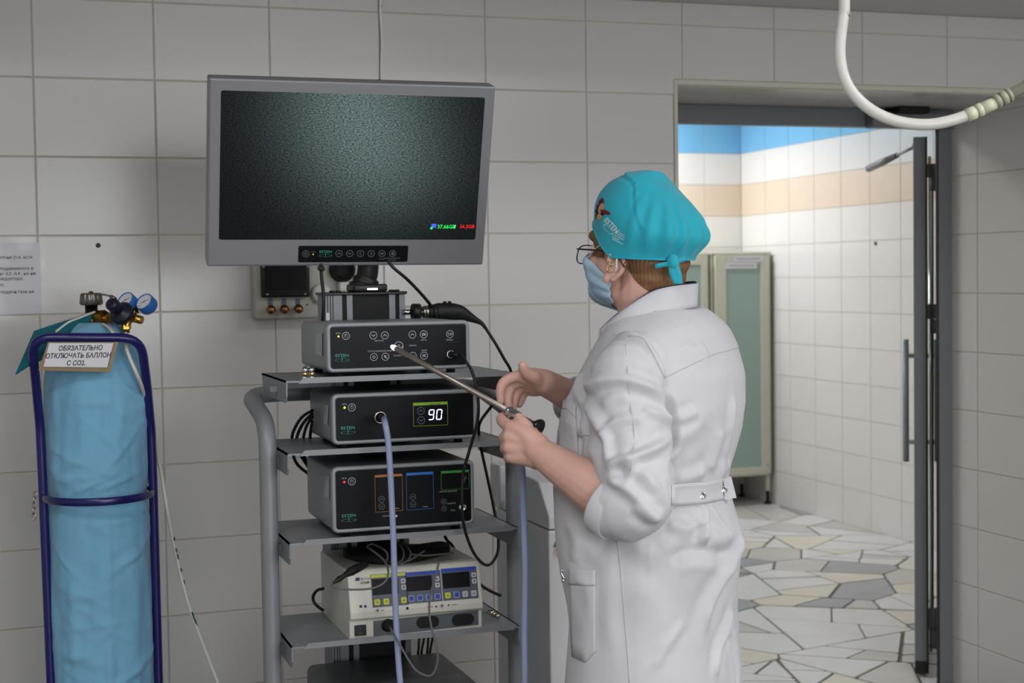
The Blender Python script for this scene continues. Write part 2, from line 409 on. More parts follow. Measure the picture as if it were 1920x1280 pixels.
# ------------------------------------------------------------------ door in the far side of the opening
door = root('door_1', (2.99, 0.46, 0), kind=S, label='open grey aluminium glazed door seen edge-on')
xf = onY(1760, 800, 0.44).x
MB().box((xf, 0.435, 0.0), (DX1, 0.452, 1.985), bev=0.002).build('frame_post', M_alu, door)
MB().box((xf-0.005, 0.437, 0.0), (xf, 0.449, 1.93), bev=0.001).build('gasket', M_aludk, door)
MB().box((DX0-0.05, 0.42, 0.0), (DX0-0.005, 0.475, 1.985), bev=0.002).build('frame_post', M_alu, door)
MB().box((DX0-0.05, 0.42, 1.925), (DX1, 0.475, 1.986), bev=0.002).build('transom', M_alu, door)
L0 = onZ(1727, 1268, 0.0); ld = V((L0.x-CAM.x, L0.y-CAM.y, 0)).normalized(); ld = (Matrix.Rotation(math.radians(-0.5), 4, 'Z') @ ld)
ln = V((ld.y, -ld.x, 0))      # to the right of the leaf
LW, LT, LH = 0.86, 0.042, 1.895
LM = Matrix(((ln.x, ld.x, 0, L0.x), (ln.y, ld.y, 0, L0.y), (0, 0, 1, 0.012), (0, 0, 0, 1)))
h = LT/2
MB().box((-h, 0, 0.0), (h, 0.07, LH), M=LM, bev=0.002).build('leaf_stile', M_alu, door)
MB().box((-h, LW-0.07, 0.0), (h, LW, LH), M=LM, bev=0.002).build('leaf_stile', M_alu, door)
MB().box((-h, 0.07, 0.0), (h, LW-0.07, 0.11), M=LM, bev=0.002).build('leaf_rail', M_alu, door)
MB().box((-h, 0.07, LH-0.08), (h, LW-0.07, LH), M=LM, bev=0.002).build('leaf_rail', M_alu, door)
MB().box((-0.006, 0.07, 0.11), (0.006, LW-0.07, LH-0.08), M=LM).build('glass_pane', M_glass, door)
MB().box((h, 0.0, 0.0), (h+0.006, 0.012, LH), M=LM).build('gasket', M_aludk, door)
MB().box((-h, -0.012, 0.0), (h, 0.0, 0.045), M=LM, bev=0.004).build('leaf_foot', M_blackm, door)
dd = (L0-CAM).dot(FW)
sr = MB(); p = at(1748.5, 330, dd+0.1); q = at(1749, 1140, dd+0.1); sr.tube([p, q], 0.004, 6); sr.build('hinge_seal', M_aludk, door)
sb = MB(); p = at(1744, 600, dd+0.1); sb.tube([V((p.x, p.y, 0.05)), V((p.x, p.y, 1.85))], 0.006, 6); sb.build('hinge_rod', M_chrome, door)
for y0, y1 in ((307, 358), (570, 625), (1140, 1215)):
    a, b = at(1750, y0, dd), at(1750, y1, dd); mz = (a.z+b.z)/2
    hb = MB(); hb.lathe([(0.014, a.z), (0.014, mz+0.0015)], Matrix.Translation((a.x, a.y, 0)), 12); hb.lathe([(0.0125, mz-0.0015), (0.0125, b.z)], Matrix.Translation((a.x, a.y, 0)), 12)
    hb.box((a.x-0.028, a.y-0.004, mz), (a.x+0.02, a.y+0.004, a.z)); hb.build('hinge', M_alu, door)
hz = []
hd = dd+0.72
for px, sgn in ((1698, -1), (1757, 1)):
    hm = MB(); t, b = at(px, 636, hd), at(px, 866, hd)
    hm.tube([(t.x, t.y, t.z), (t.x, t.y, b.z)], 0.0125, 12)
    for yy in (667, 829):
        z = at(px, yy, hd).z; s0 = at(1727, yy, hd)
        hm.tube([(t.x, t.y, z), (s0.x, s0.y, z)], 0.009, 8)
    hm.build('pull_handle', mat('satin_handle', (158, 166, 172), 0.35, 0.15), door)
cb = MB(); a, b = onY(1628, 240, 0.40), onY(1770, 214, 0.40)
cb.box((a.x, 0.37, a.z), (b.x, 0.42, b.z), bev=0.004); cb.build('closer_body', M_alu, door)
ca = MB(); a, b, c = at(1717, 274, dd), at(1682, 291, dd+0.33), at(1629, 316, dd+0.85)
ca.tube([a, b], 0.006, 8); ca.tube([b, (b+c)/2, c], [0.010, 0.015, 0.015], 10); ca.ball(a, 0.014); ca.build('closer_arm', M_alu, door)
ca = MB(); a = onY(1700, 208, 0.38); ca.box((a.x-0.06, 0.33, a.z-0.012), (a.x+0.06, 0.42, a.z+0.012), bev=0.004); ca.build('closer_bracket', M_blackm, door)

# ------------------------------------------------------------------ corridor cabinets, lamp
M_cab = mat('cream_cabinet_lacquer', (200, 200, 184), 0.4, var=0.02)
M_frost = mat('frosted_green_glass', (152, 176, 168), 0.3, var=0.02)
YC = CYB-0.42
def cabinet(x0, x1, zt, label, first):
    c = root('glass_cabinet', ((x0+x1)/2, CYB-0.2, 0), label=label, cat='cabinet')
    zb = onY(1400, 893, YC).z; yb = CYB-0.03
    b = MB(); t = 0.018
    b.box((x0, YC, zb), (x0+t, yb, zt), bev=0.002); b.box((x1-t, YC, zb), (x1, yb, zt), bev=0.002)
    b.box((x0, YC, zb), (x1, yb, zb+t)); b.box((x0-0.004, YC-0.006, zt-t), (x1+0.004, yb, zt), bev=0.003); b.box((x0+t, yb-0.01, zb), (x1-t, yb, zt))
    b.build('body', M_cab, c)
    d = MB(); f = 0.075 if first else 0.05; y0, y1 = YC-0.022, YC-0.002; g = 0.02
    dx0, dx1, dz0, dz1 = x0+g, x1-g, zb+0.012, zt-0.022
    d.box((dx0, y0, dz0), (dx0+f, y1, dz1), bev=0.002); d.box((dx1-f*0.8, y0, dz0), (dx1, y1, dz1), bev=0.002)
    d.box((dx0+f, y0, dz0), (dx1-f*0.8, y1, dz0+0.045), bev=0.002); d.box((dx0+f, y0, dz1-0.055), (dx1-f*0.8, y1, dz1), bev=0.002)
    dr = d.build('door', M_cab, c)
    MB().box((dx0+f-0.004, y0+0.006, dz0+0.04), (dx1-f*0.8+0.004, y1-0.004, dz1-0.05)).build('glass_panel', M_frost, dr)
    MB().tube([(dx1-0.02, y0-0.004, 0.25), (dx1-0.02, y0-0.012, 0.25)], 0.008, 8).build('lock', M_chrome, dr)
    for x in (x0+0.02, x1-0.02):
        for y in (YC+0.02, yb-0.02):
            MB().box((x-0.012, y-0.012, 0.085), (x+0.012, y+0.012, zb), bev=0.002).build('leg', M_cab, c)
            MB().lathe([(0.022, 0.0), (0.022, 0.012), (0.011, 0.02), (0.011, 0.09)], Matrix.Translation((x, y, 0.002)), 10).build('foot', M_blackm, c)
    return c
cx0, cx1 = onY(1334, 700, YC).x, onY(1446, 700, YC).x
ct = onY(1390, 472, YC).z
c1 = cabinet(cx0, cx1, ct, 'cream cabinet with frosted green glass door and two paper labels, beside the far wall', True)
for px0, px1, y0, y1 in ((1376, 1431, 491, 479), (1361, 1419, 504, 492)):
    a, b = onY(px0, y0, YC-0.026), onY(px1, y1, YC-0.026)
    lb = MB().box((a.x, YC-0.0255, a.z), (b.x, YC-0.024, b.z)).build('paper_label', M_paper, c1)
    MB().box((a.x+0.02, YC-0.0262, (a.z*0.6+b.z*0.4)), (b.x-0.02, YC-0.0256, (a.z*0.35+b.z*0.65))).build('blurred_print_line', mat('faded_print', (170, 170, 180), 0.6), lb)
cabinet(cx0-0.012-(cx1-cx0), cx0-0.012, ct, 'cream cabinet with frosted green glass, half hidden behind the person in the cap', False)
M_lit = mat('lit_diffuser', (255, 252, 246), 0.5, emit=2.0)
def lamp(x, y, z, w, d, label, group=None):
    l = root('ceiling_lamp', (x, y, z), label=label, cat='lamp', group=group)
    MB().box((x-w/2-.02, y-d/2-.02, z-.05), (x+w/2+.02, y+d/2+.02, z), bev=.004).build('housing', M_white, l)
    MB().box((x-w/2, y-d/2, z-.056), (x+w/2, y+d/2, z-.05)).build('diffuser', M_lit, l)
lamp(3.25, 4.2, CH, .7, .7, 'square white ceiling lamp in the far corner of the far room')
lamp(1.3, 1.9, CH, .7, .7, 'added square white ceiling lamp of the far room, unseen behind the tiled wall')  # added fixture for the unseen lamp that lights the doorway reveal
for x, y in LAMPS: lamp(x, y, CEIL, 1.2, .6, 'long white ceiling lamp over the near room, behind the camera', 'ceiling lamps of the near room')

# ------------------------------------------------------------------ things on the back wall
def wallM(px, py, off=0.0):
    p = onY(px, py, -off); return frame(p, (1, 0, 0), (0, 0, 1), (0, -1, 0))
a, b = onY(85, 443, 0), onY(87, 598, 0)
px1 = a.x; zt, zb = a.z, b.z
nt_ = root('wall_notice', (px1-0.15, 0, (zt+zb)/2), label='printed paper notice in a clear plastic sleeve on the tiled wall', cat='notice')
def sheet(x0, x1, z0, z1, y, bow, nx=14, nz=10, th=0.0006):
    m = MB(); vs = []
    for i in range(nx+1):
        for j in range(nz+1):
            u, v = i/nx, j/nz
            yy = y-bow*(0.35+0.65*math.sin(5*u+2*v)*math.sin(3.1*v+1.3*u))*(0.4+u*(1-v)) - 0.003*noise.noise(V((u*6, v*5, bow*90)))
            vs.append((x0+(x1-x0)*u, min(yy, y), z0+(z1-z0)*v))
    fs = [[i*(nz+1)+j, (i+1)*(nz+1)+j, (i+1)*(nz+1)+j+1, i*(nz+1)+j+1] for i in range(nx) for j in range(nz)]
    return m.add(vs, fs, None, 0, True)
MB().box((px1-0.300, -0.0015, zb+0.014), (px1-0.014, -0.0003, zt-0.016)).build('paper_sheet', M_paper, nt_)
M_sleeve = bpy.data.materials.new('clear_plastic_sleeve'); M_sleeve.use_nodes = True
_n = M_sleeve.node_tree; _n.nodes.remove(_n.nodes['Principled BSDF'])
_t = _n.nodes.new('ShaderNodeBsdfTransparent'); _g = _n.nodes.new('ShaderNodeBsdfGlossy'); _g.inputs['Roughness'].default_value = 0.16
_x = _n.nodes.new('ShaderNodeMixShader'); _fr = _n.nodes.new('ShaderNodeFresnel'); _fr.inputs['IOR'].default_value = 1.22
_n.links.new(_fr.outputs[0], _x.inputs[0]); _n.links.new(_t.outputs[0], _x.inputs[1]); _n.links.new(_g.outputs[0], _x.inputs[2])
_n.links.new(_x.outputs[0], _n.nodes['Material Output'].inputs[0])
sheet(px1-0.312, px1, zb, zt, -0.0035, 0.008, 26, 18).build('plastic_sleeve', M_sleeve, nt_)
lt = MB()
for yy, s, xr in ((484.5, 'е в баллоне (т.е. есть', 62), (505.5, 'газа, подаваемого в', 63), (515, 'ределах 0,3 -0,4 , но не', 67), (524.5, 'ощи редуктора.', 44), (536.5, 'оно.', 9), (549, 'ь кран подачи газа на', 64)):
    p = onY(xr, yy, -0.0018); lt.text(s, 0.0112, frame(p, (1, 0, 0), (0, 0, 1), (0, -1, 0)), align='RIGHT', bold=0.012)
lt.build('lettering', M_ink, nt_)
p = onY(184, 460, 0); wp = root('wall_plug', p, label='small dark round plug in a tile above the blue gas cylinder', cat='plug')
MB().lathe([(0.0062, 0), (0.0058, 0.003), (0.004, 0.004), (0.0036, 0.0022), (0.0, 0.0022)], axis_frame(p, (0, -1, 0)), 16).build('plug_ring', mat('dark_grey_plug', (62, 62, 62), 0.5), wp)
MB().lathe([(0.002, 0.002), (0.002, 0.0032), (0.0, 0.0034)], axis_frame(p, (0, -1, 0)), 10).build('plug_centre', M_steel, wp)
wc = MB(); P = [onY(711, 0, -0.004), onY(711, 22, -0.004), onY(714, 80, -0.004), onY(713, 150, -0.004)]
P = [V((P[0].x, -0.004, BULK))]+P+[V((P[-1].x, -0.004, 1.63))]
w_ = root('wall_cable', (P[0].x, 0, 1.63), label='thin white cable clipped down the tiled wall behind the monitor', cat='cable')
wc.tube([p+V((0.002, -0.0035, 0)) for p in catmull(P, 5)], 0.0036, 10).build('cable', mat('bright_white_cable', (240, 240, 236), 0.4), w_)
for py in (12, 150):
    p = onY(711.5, py, -0.0); MB().box((p.x-0.003, -0.009, p.z-0.003), (p.x+0.005, 0.0, p.z+0.003), bev=0.001).build('clip', M_ink, w_)
p = onX(1642, 456, CXR); MB().lathe([(0.012, 0), (0.010, 0.006), (0.0, 0.007)], axis_frame(p, (-1, 0, 0)), 10).build('wall_hook', mat('brown_plug', (120, 104, 90), 0.6), loc=p, label='small brown plug in the far room wall', cat='plug')
# gas outlet box
gb = root('gas_outlet_box', (0.69, -0.03, 1.33), label='cream wall box with black gauge window and three brass ball knobs', cat='outlet box')
bl, br_ = onY(479, 600, -0.07), onY(690, 600, -0.07)
gx0, gx1, gz0, gz1 = bl.x, 0.842, onY(480, 598, -0.07).z, 1.63
M_box = mat('cream_enamel', (188, 188, 176), 0.42, var=0.02)
MB().box((gx0, -0.07, gz0), (gx1, 0, gz1), bev=0.006, seg=2).build('housing', M_box, gb)
a, b = onY(490, 558, -0.085), onY(579, 490, -0.085)
g = MB().box((a.x, -0.095, a.z), (b.x, -0.07, b.z+0.01), bev=0.005, seg=2); gw = g.build('gauge_window', M_black, gb)
MB().box((a.x+0.008, -0.097, a.z+0.018), (b.x-0.008, -0.0945, b.z-0.008)).build('glass_panel', M_panel, gw)
for px, py in ((493, 500), (576, 500), (500, 552), (571, 551)):
    p = onY(px+1, py, -0.096); MB().lathe([(0.004, 0), (0.003, 0.002), (0, 0.0022)], axis_frame(p, (0, -1, 0)), 10).build('screw', M_steel, gw)
for px in (508, 533.5, 560):
    p = onY(px, 580+(533-px)*0.03, -0.10); k = MB().ball(p, 0.0128); kk = k.build('ball_knob', mat('antique_brass', (150, 112, 70), 0.2, 1.0), gb)
    MB().tube([p+V((0, 0.03, 0)), p], 0.006, 8).build('knob_stem', M_brass, kk)
    p2 = onY(px-1, 566, -0.0712); MB().box((p2.x-0.006, -0.0725, p2.z-0.008), (p2.x+0.005, -0.0702, p2.z+0.009)).build('label_plate', mat('grey_label_plate', (98, 102, 116), 0.5), gb)
p = onY(602, 550, -0.07); MB().lathe([(0.027, 0), (0.027, 0.012), (0.02, 0.02), (0, 0.021)], axis_frame(p, (0, -1, 0)), 20).build('round_cover', M_white, gb)
p = onY(640, 505, -0.07); MB().lathe([(0.034, 0), (0.034, 0.02), (0.028, 0.024), (0.028, 0.012), (0, 0.012)], axis_frame(p, (0, -1, 0)), 20).build('round_cover', M_blackm, gb)
p = onY(641, 537, -0.07); MB().box((p.x-0.012, -0.10, p.z-0.012), (p.x+0.012, -0.07, p.z+0.012), bev=0.002).build('socket_block', M_white, gb)
for px, py in ((588, 541), (588, 567), (576, 571)):
    p = onY(px, py, -0.07); MB().lathe([(0.0032, 0), (0.0028, 0.002), (0, 0.0022)], axis_frame(p, (0, -1, 0)), 10).build('screw', M_steel, gb)

# ------------------------------------------------------------------ equipment trolley
SX0, SX1, SY0, SY1 = 0.402, 0.852, -1.25, -0.975
tr = root('equipment_trolley', (0.627, -1.05, 0), label='grey tube-framed trolley with four shelves carrying the devices', cat='trolley')
PXL, PXR, PY, PR = 0.380, 0.873, -1.163, 0.0172
for x in (PXL, PXR):
    t = MB(); P = round_path([(x, PY, 0.1), (x, PY, 1.195), (x, -0.93, 1.205)], 0.07, 8)
    P = round_path([(x, PY, 0.1), (x, PY, 1.165), (x+(0.002 if x < 0.6 else -0.002), -0.925, 1.205), (0.626, -0.925, 1.205)], 0.06, 8)
    t.tube(P, PR, 18, caps=False).build('frame_tube', M_rack, tr)
SH = (1.248, 1.113, 0.946, 0.752, 0.515)
def shelf(z):
    m = MB(); th = 0.003
    m.box((SX0, SY0, z), (SX1, SY1, z+th))
    # upturned front lip with slanted ends
    F = frame((0, SY0, 0), (1, 0, 0), (0, 0, 1), (0, -1, 0))
    m.prism([(SX0+0.022, z-0.002), (SX1-0.012, z-0.002), (SX1-0.02, z+0.0085), (SX0+0.032, z+0.0085)], 0.0025, F)
    Y = lambda x: Matrix(((0, 0, 1, x), (1, 0, 0, 0), (0, 1, 0, 0), (0, 0, 0, 1)))   # local xy = world yz
    hh = 0.038
    for x in (SX0, SX1-th):
        m.prism([(SY0+0.0, z+th), (SY0+0.003, z-hh+0.012), (SY0+0.012, z-hh), (SY1-0.03, z-hh), (SY1-0.006, z-0.012), (SY1, z+th)][::-1], th, Y(x))
    R = frame((0, SY1, 0), (1, 0, 0), (0, 0, 1), (0, -1, 0))
    m.prism([(SX0+0.03, z), (SX0+0.03, z-0.03), (0.54, z-0.03), (0.548, z-0.022), (0.55, z)][::-1], 0.003, R)
    m.prism([(0.70, z), (0.70, z-0.034), (SX1-0.06, z-0.034), (SX1-0.045, z-0.024), (SX1-0.04, z)][::-1], 0.003, R)
    for xa, xb in ((PXL+0.008, SX0+0.001), (SX1-0.001, PXR-0.008)): m.box((xa, PY+0.004, z-0.022), (xb, PY+0.016, z-0.012))
    return m
for z in SH: shelf(z).build('shelf', M_rack, tr)
M_alup = mat('anodised_profile', (128, 130, 134), 0.5, 0.2)
CXC, CY0, CY1, CZT = 0.6235, -0.95, -0.87, 1.405
c = MB()
for x0, x1, mi in ((-0.083, -0.048, 0), (-0.048, -0.038, 1), (-0.038, -0.026, 0), (-0.026, 0.052, 1), (0.052, 0.065, 0), (0.065, 0.074, 1), (0.074, 0.086, 0)):
    c.box((CXC+x0, CY0 if mi == 0 else CY0+0.004, 0.12), (CXC+x1, CY1, CZT), mi=mi)
for dx in (-0.079, -0.073, -0.068): c.box((CXC+dx, CY0-0.0012, 0.12), (CXC+dx+0.0012, CY0, CZT), mi=1)
col = c.build('column', [M_alup, M_blackm], tr)
MB().box((CXC-0.087, CY0-0.006, CZT), (CXC+0.090, CY1+0.004, CZT+0.006), bev=0.0015).build('column_cap', M_black, tr)
for dx in (-0.066, -0.053, 0.06, 0.072):
    MB().lathe([(0.006, 0), (0.006, 0.003), (0.003, 0.004), (0, 0.004)], Matrix.Translation((CXC+dx, CY0+0.012, CZT+0.006)), 12).build('cap_screw', M_black, tr)
s = MB(); p = onY(615, 597, CY0-0.001); s.box((p.x-0.004, CY0-0.0022, p.z-0.014), (p.x+0.003, CY0-0.0004, p.z+0.012)); s.build('sticker', M_paper, tr)
# monitor arm on the column
am = MB(); bx = onY(686, 535, -0.91).x
am.box((bx-0.036, -0.955, CZT+0.006), (bx+0.036, -0.88, CZT+0.022), bev=0.004, seg=2)
am.tube(catmull([(bx-0.004, -0.915, CZT+0.015), (bx-0.001, -0.915, CZT+0.03), (bx+0.003, -0.92, 1.46), (bx+0.004, -0.925, 1.53), (bx+0.0, -0.94, 1.63)], 6), [0.034]*4+[0.028]*4+[0.0225]*12+[0.022]*5, 18, flat=0.8)
am.tube([(0.60, -0.94, 1.63), (0.592, -0.985, 1.642)], 0.03, 14)
am.build('monitor_arm', M_black, tr)
MB().box((bx-0.008, -0.9565, CZT+0.010), (bx+0.014, -0.9545, CZT+0.0135)).build('chrome_strip', M_chrome, tr)
# holder for the camera head at the column's right
hy = -0.955
h0 = onY(763, 585, hy)
hm = MB(); hm.tube([h0-V((0.01, 0, 0)), h0+V((0.014, 0, 0))], 0.006, 12); hm.build('holder_stub', M_chrome, tr)
# base of the trolley
b = MB().box((SX0-0.04, -1.33, 0.10), (SX1+0.04, -0.72, 0.16), bev=0.01, seg=2); b.build('base_plate', M_rack, tr)
for x in (SX0-0.01, SX1+0.01):
    for y in (-1.29, -0.76):
        w = MB().tube([(x-0.014, y, 0.045), (x+0.014, y, 0.045)], 0.045, 18); wo = w.build('caster', M_blackm, tr)
        MB().box((x-0.02, y-0.02, 0.045), (x+0.02, y+0.02, 0.1), bev=0.004).build('fork', M_steel, wo)

# ------------------------------------------------------------------ monitor (24 inch, tilted down)
mc = V((0.5887, -1.0185, 1.6624)); yw, ti, ro = -0.0356, 0.2921, -0.0066
mr_ = V((math.cos(yw), math.sin(yw), 0)); mn = V((math.sin(yw), -math.cos(yw), 0)); mu_ = V((0, 0, 1))
n2 = mn*math.cos(ti)-mu_*math.sin(ti); u2 = mu_*math.cos(ti)+mn*math.sin(ti)
mr3 = mr_*math.cos(ro)+u2*math.sin(ro); mu3 = u2*math.cos(ro)-mr_*math.sin(ro)
MM = frame(mc, mr3, mu3, n2)
mon = root('monitor', (mc.x, mc.y, mc.z-0.2), label='large grey flat monitor showing dark noise, tilted down on the trolley', cat='monitor')
M_mon = mat('monitor_silver', (138, 138, 143), 0.36, 0.3, bump=0.02, bscale=600)
hs = MB(); W0, W1, H0, H1 = -0.2885, 0.2868, -0.2055, 0.1728
b = bmesh.new(); bmesh.ops.create_cube(b, size=1.0)
for v in b.verts: v.co = V(((W0 if v.co.x < 0 else W1), (H0 if v.co.y < 0 else H1), (-0.045 if v.co.z < 0 else 0.001)))
bmesh.ops.bevel(b, geom=list(b.edges), offset=0.004, segments=2, profile=0.5, affect='EDGES'); hs.bm(b, MM, 0, False); b.free()
hs.box((-0.10, -0.10, -0.07), (0.10, 0.10, -0.044), M=MM, bev=0.006)
hs.build('housing', M_mon, mon)
SWp, SHp = 0.2657, 0.14945
M_scr = bpy.data.materials.new('noisy_screen'); M_scr.use_nodes = True
nt = M_scr.node_tree; L = nt.links; N = nt.nodes.new; bs = nt.nodes['Principled BSDF']
bs.inputs['Base Color'].default_value = (0.004, 0.004, 0.005, 1); bs.inputs['Roughness'].default_value = 0.5; bs.inputs['Specular IOR Level'].default_value = 0.06
tc = N('ShaderNodeTexCoord'); sp = N('ShaderNodeSeparateXYZ'); L.new(tc.outputs['UV'], sp.inputs[0])
def math_(op, a, b=None):
    n = N('ShaderNodeMath'); n.operation = op
    for i, x in enumerate((a, b)):
        if x is None: continue
        if isinstance(x, (int, float)): n.inputs[i].default_value = x
        else: L.new(x, n.inputs[i])
    return n.outputs[0]
# the endoscope picture on the screen: a soft bright patch with sensor noise (what the screen shows)
def gauss(cx, cy, sx, sy, k):
    dx = math_('DIVIDE', math_('SUBTRACT', sp.outputs[0], cx), sx); dy = math_('DIVIDE', math_('SUBTRACT', sp.outputs[1], cy), sy)
    r = math_('ADD', math_('MULTIPLY', dx, dx), math_('MULTIPLY', dy, dy))
    return math_('MULTIPLY', math_('POWER', 2.71828, math_('MULTIPLY', r, -1.0)), k)
glow = math_('ADD', math_('ADD', gauss(0.50, 0.97, 0.27, 0.50, 0.160), gauss(0.62, 0.50, 0.26, 0.36, 0.085)), 0.0075)
mp = N('ShaderNodeMapping'); mp.inputs['Scale'].default_value = (120, 150, 1); L.new(tc.outputs['UV'], mp.inputs['Vector'])
wn = N('ShaderNodeTexNoise'); wn.inputs['Scale'].default_value = 1.0; wn.inputs['Detail'].default_value = 3; wn.inputs['Roughness'].default_value = 0.8; L.new(mp.outputs[0], wn.inputs['Vector'])
m1 = N('ShaderNodeMapRange'); m1.inputs['From Min'].default_value = 0.36; m1.inputs['From Max'].default_value = 0.64; m1.inputs['To Min'].default_value = 0.05; m1.inputs['To Max'].default_value = 2.0
L.new(wn.outputs['Fac'], m1.inputs['Value'])
cm = N('ShaderNodeMix'); cm.data_type = 'RGBA'; cm.inputs[0].default_value = 0.4
cm.inputs[6].default_value = (0.62, 1.0, 1.02, 1); L.new(wn.outputs['Color'], cm.inputs[7])
L.new(cm.outputs[2], bs.inputs['Emission Color']); L.new(math_('MULTIPLY', glow, m1.outputs['Result']), bs.inputs['Emission Strength'])
sc = MB(); R = rrect(2*SWp, 2*SHp, 0.004); sc.flat(R, MM, z=0.0016)
so_ = sc.build('screen', M_scr, mon)
uv = so_.data.uv_layers.new(name='UVMap')
for li, lp in enumerate(so_.data.loops):
    x, y = R[lp.vertex_index]; uv.data[li].uv = ((x+SWp)/(2*SWp), (y+SHp)/(2*SHp))
def mpt(px, py, off=0.002):
    r = _ray(px, py); t = (mc+n2*off-CAM).dot(n2)/r.dot(n2); P = CAM+r*t-mc; return P.dot(mr3), P.dot(mu3)
def emi(name, rgb, e): return mat(name, rgb, 0.5, emit=e)
M_eg, M_er, M_eb, M_ew = emi('screen_green', (30, 235, 90), 0.9), emi('screen_red', (225, 25, 30), 0.8), emi('screen_blue', (60, 90, 240), 0.9), emi('screen_white', (230, 230, 235), 0.8)
x, y = mpt(820, 428); o = MB()
o.text('37.66GB', 0.0125, MM, 0, bold=0.006, z=0.0022) if False else None
def mtext(m, s, px, py, size, mi, **k): x, y = mpt(px, py); return m.text(s, size, MM @ Matrix.Translation((x, y, 0.0024)), mi, **k)
o = MB(); mtext(o, '37.66GB', 819.5, 428, 0.0112, 0, bold=0.01); mtext(o, '/', 851.5, 428, 0.0112, 3, bold=0.01); mtext(o, '56.3GB', 862, 427.5, 0.0105, 1, bold=0.012)
x, y = mpt(812.5, 424); o.box((x-0.004, y-0.003, 0.0018), (x+0.006, y+0.005, 0.0026), M=MM, mi=2); o.flat(circle(0.0028, 10, x-0.004, y-0.004), MM, 0, z=0.0029)
o.build('lettering', [M_eg, M_er, M_eb, M_ew], mon)
# control strip
x0, y0 = mpt(559, 491.5); x1, y1 = mpt(765.5, 460.5)
cp = MB(); cp.prism(rrect(x1-x0, y1-y0, 0.003, 3, (x0+x1)/2, (y0+y1)/2), 0.0012, MM, z0=0.001); cpo = cp.build('control_strip', M_panel, mon)
def icon(m, kind, r, M, mi=0, z=0.0004):
    m.ring(r, r*0.13, M, mi, 24, z)
    w = r*0.17
    if kind in 'udlr':
        P = [(-0.42, -0.16), (0, 0.26), (0.42, -0.16)]
        c, s_ = {'u': (1, 0), 'd': (-1, 0), 'l': (0, 1), 'r': (0, -1)}[kind]
        m.stroke([((a*c-b*s_)*r, (a*s_+b*c)*r) for a, b in P], w, M, mi, z)
    elif kind == 'p':
        m.stroke([(r*0.42*math.sin(t), r*0.42*math.cos(t)) for t in [0.55+i*(2*PI-1.1)/12 for i in range(13)]], w*0.8, M, mi, z); m.stroke([(0, 0.08*r), (0, 0.55*r)], w*0.8, M, mi, z)
    elif kind == 'm':
        for k in (-1, 0, 1): m.stroke([(-0.2*r, 0.27*k*r), (0.42*r, 0.27*k*r)], w*0.8, M, mi, z); m.stroke([(-0.45*r, 0.27*k*r), (-0.38*r, 0.27*k*r)], w*0.8, M, mi, z)
    elif kind == 'c':
        m.flat(rrect(0.95*r, 0.58*r, 0.08*r, 2, 0, -0.05*r), M, mi, z); m.flat(rrect(0.4*r, 0.2*r, 0.05*r, 2, 0, 0.28*r), M, mi, z); m.flat(circle(0.19*r, 12, 0, -0.05*r), M, 1, z+0.0002)
    elif kind == 'v':
        m.stroke([(-0.5*r, 0.26*r), (0.15*r, 0.26*r), (0.15*r, -0.26*r), (-0.5*r, -0.26*r), (-0.5*r, 0.26*r)], w*0.8, M, mi, z); m.stroke([(0.15*r, 0.05*r), (0.5*r, 0.25*r), (0.5*r, -0.25*r), (0.15*r, -0.05*r)], w*0.8, M, mi, z)
    elif kind == 'i':
        m.stroke([(-0.1*r, 0.42*r), (0.42*r, 0.42*r), (0.42*r, -0.42*r), (-0.1*r, -0.42*r)], w*0.9, M, mi, z); m.stroke([(-0.5*r, 0), (0.15*r, 0)], w*0.9, M, mi, z); m.stroke([(-0.05*r, 0.2*r), (0.17*r, 0), (-0.05*r, -0.2*r)], w*0.9, M, mi, z); m.stroke([(-0.3*r, .42*r), (-0.3*r, -.42*r)], w*0.5, M, mi, z)
    elif kind == 's':
        for k in range(3):
            a = k*PI/3; m.stroke([(-0.42*r*math.cos(a), -0.42*r*math.sin(a)), (0.42*r*math.cos(a), 0.42*r*math.sin(a))], w, M, mi, z)
        m.flat(circle(0.25*r, 10), M, mi, z)
    elif kind == 'z':
        m.ring(0.3*r, 0.12*r, M, mi, 14, z, -0.08*r, 0.08*r); m.flat(circle(0.16*r, 8, -0.08*r, 0.08*r), M, mi, z); m.stroke([(0.12*r, -0.14*r), (0.42*r, -0.42*r)], w*1.3, M, mi, z)
    elif kind == 'b':
        m.ring(0.26*r, 0.1*r, M, mi, 14, z, 0, 0.12*r); m.stroke([(-0.75*r, 0.0), (-0.6*r, -0.3*r), (-0.2*r, -0.22*r)], w*0.8, M, mi, z); m.stroke([(0.75*r, 0.0), (0.6*r, -0.3*r), (0.2*r, -0.22*r)], w*0.8, M, mi, z); m.stroke([(-0.2*r, -0.22*r), (0, -0.05*r), (0.2*r, -0.22*r)], w*0.8, M, mi, z)
    elif kind == 'o':
        m.ring(0.45*r, 0.16*r, M, mi, 16, z)
def logo(m, M, w, mi=0, z=0.0004):
    m.text('ESTEN', w*0.285, M @ Matrix.Translation((0, 0, 0)), mi, align='CENTER', z=z, sx=1.0*1.19, bold=-0.004)
    m.stroke([(0, w*0.02), (0, -w*0.28)], w*0.028, M, mi, z); m.ring(w*0.49, w*0.035, M, mi, 28, z, 0, -w*0.21, 0.2)
def TR(M, x, y, z=0.0): return M @ Matrix.Translation((x, y, z))
lm = MB(); PZ = 0.0022
for k, px, py in (('p', 573.5, 475.5), ('u', 635.5, 475), ('d', 655.5, 475), ('l', 676, 475), ('r', 696, 475), ('m', 716, 475), ('i', 736, 475)):
    x, y = mpt(px, py); bt = MB(); icon(bt, k, 0.0072, TR(MM, x, y, PZ)); bt.build('button', [M_icondim, M_panel], cpo)
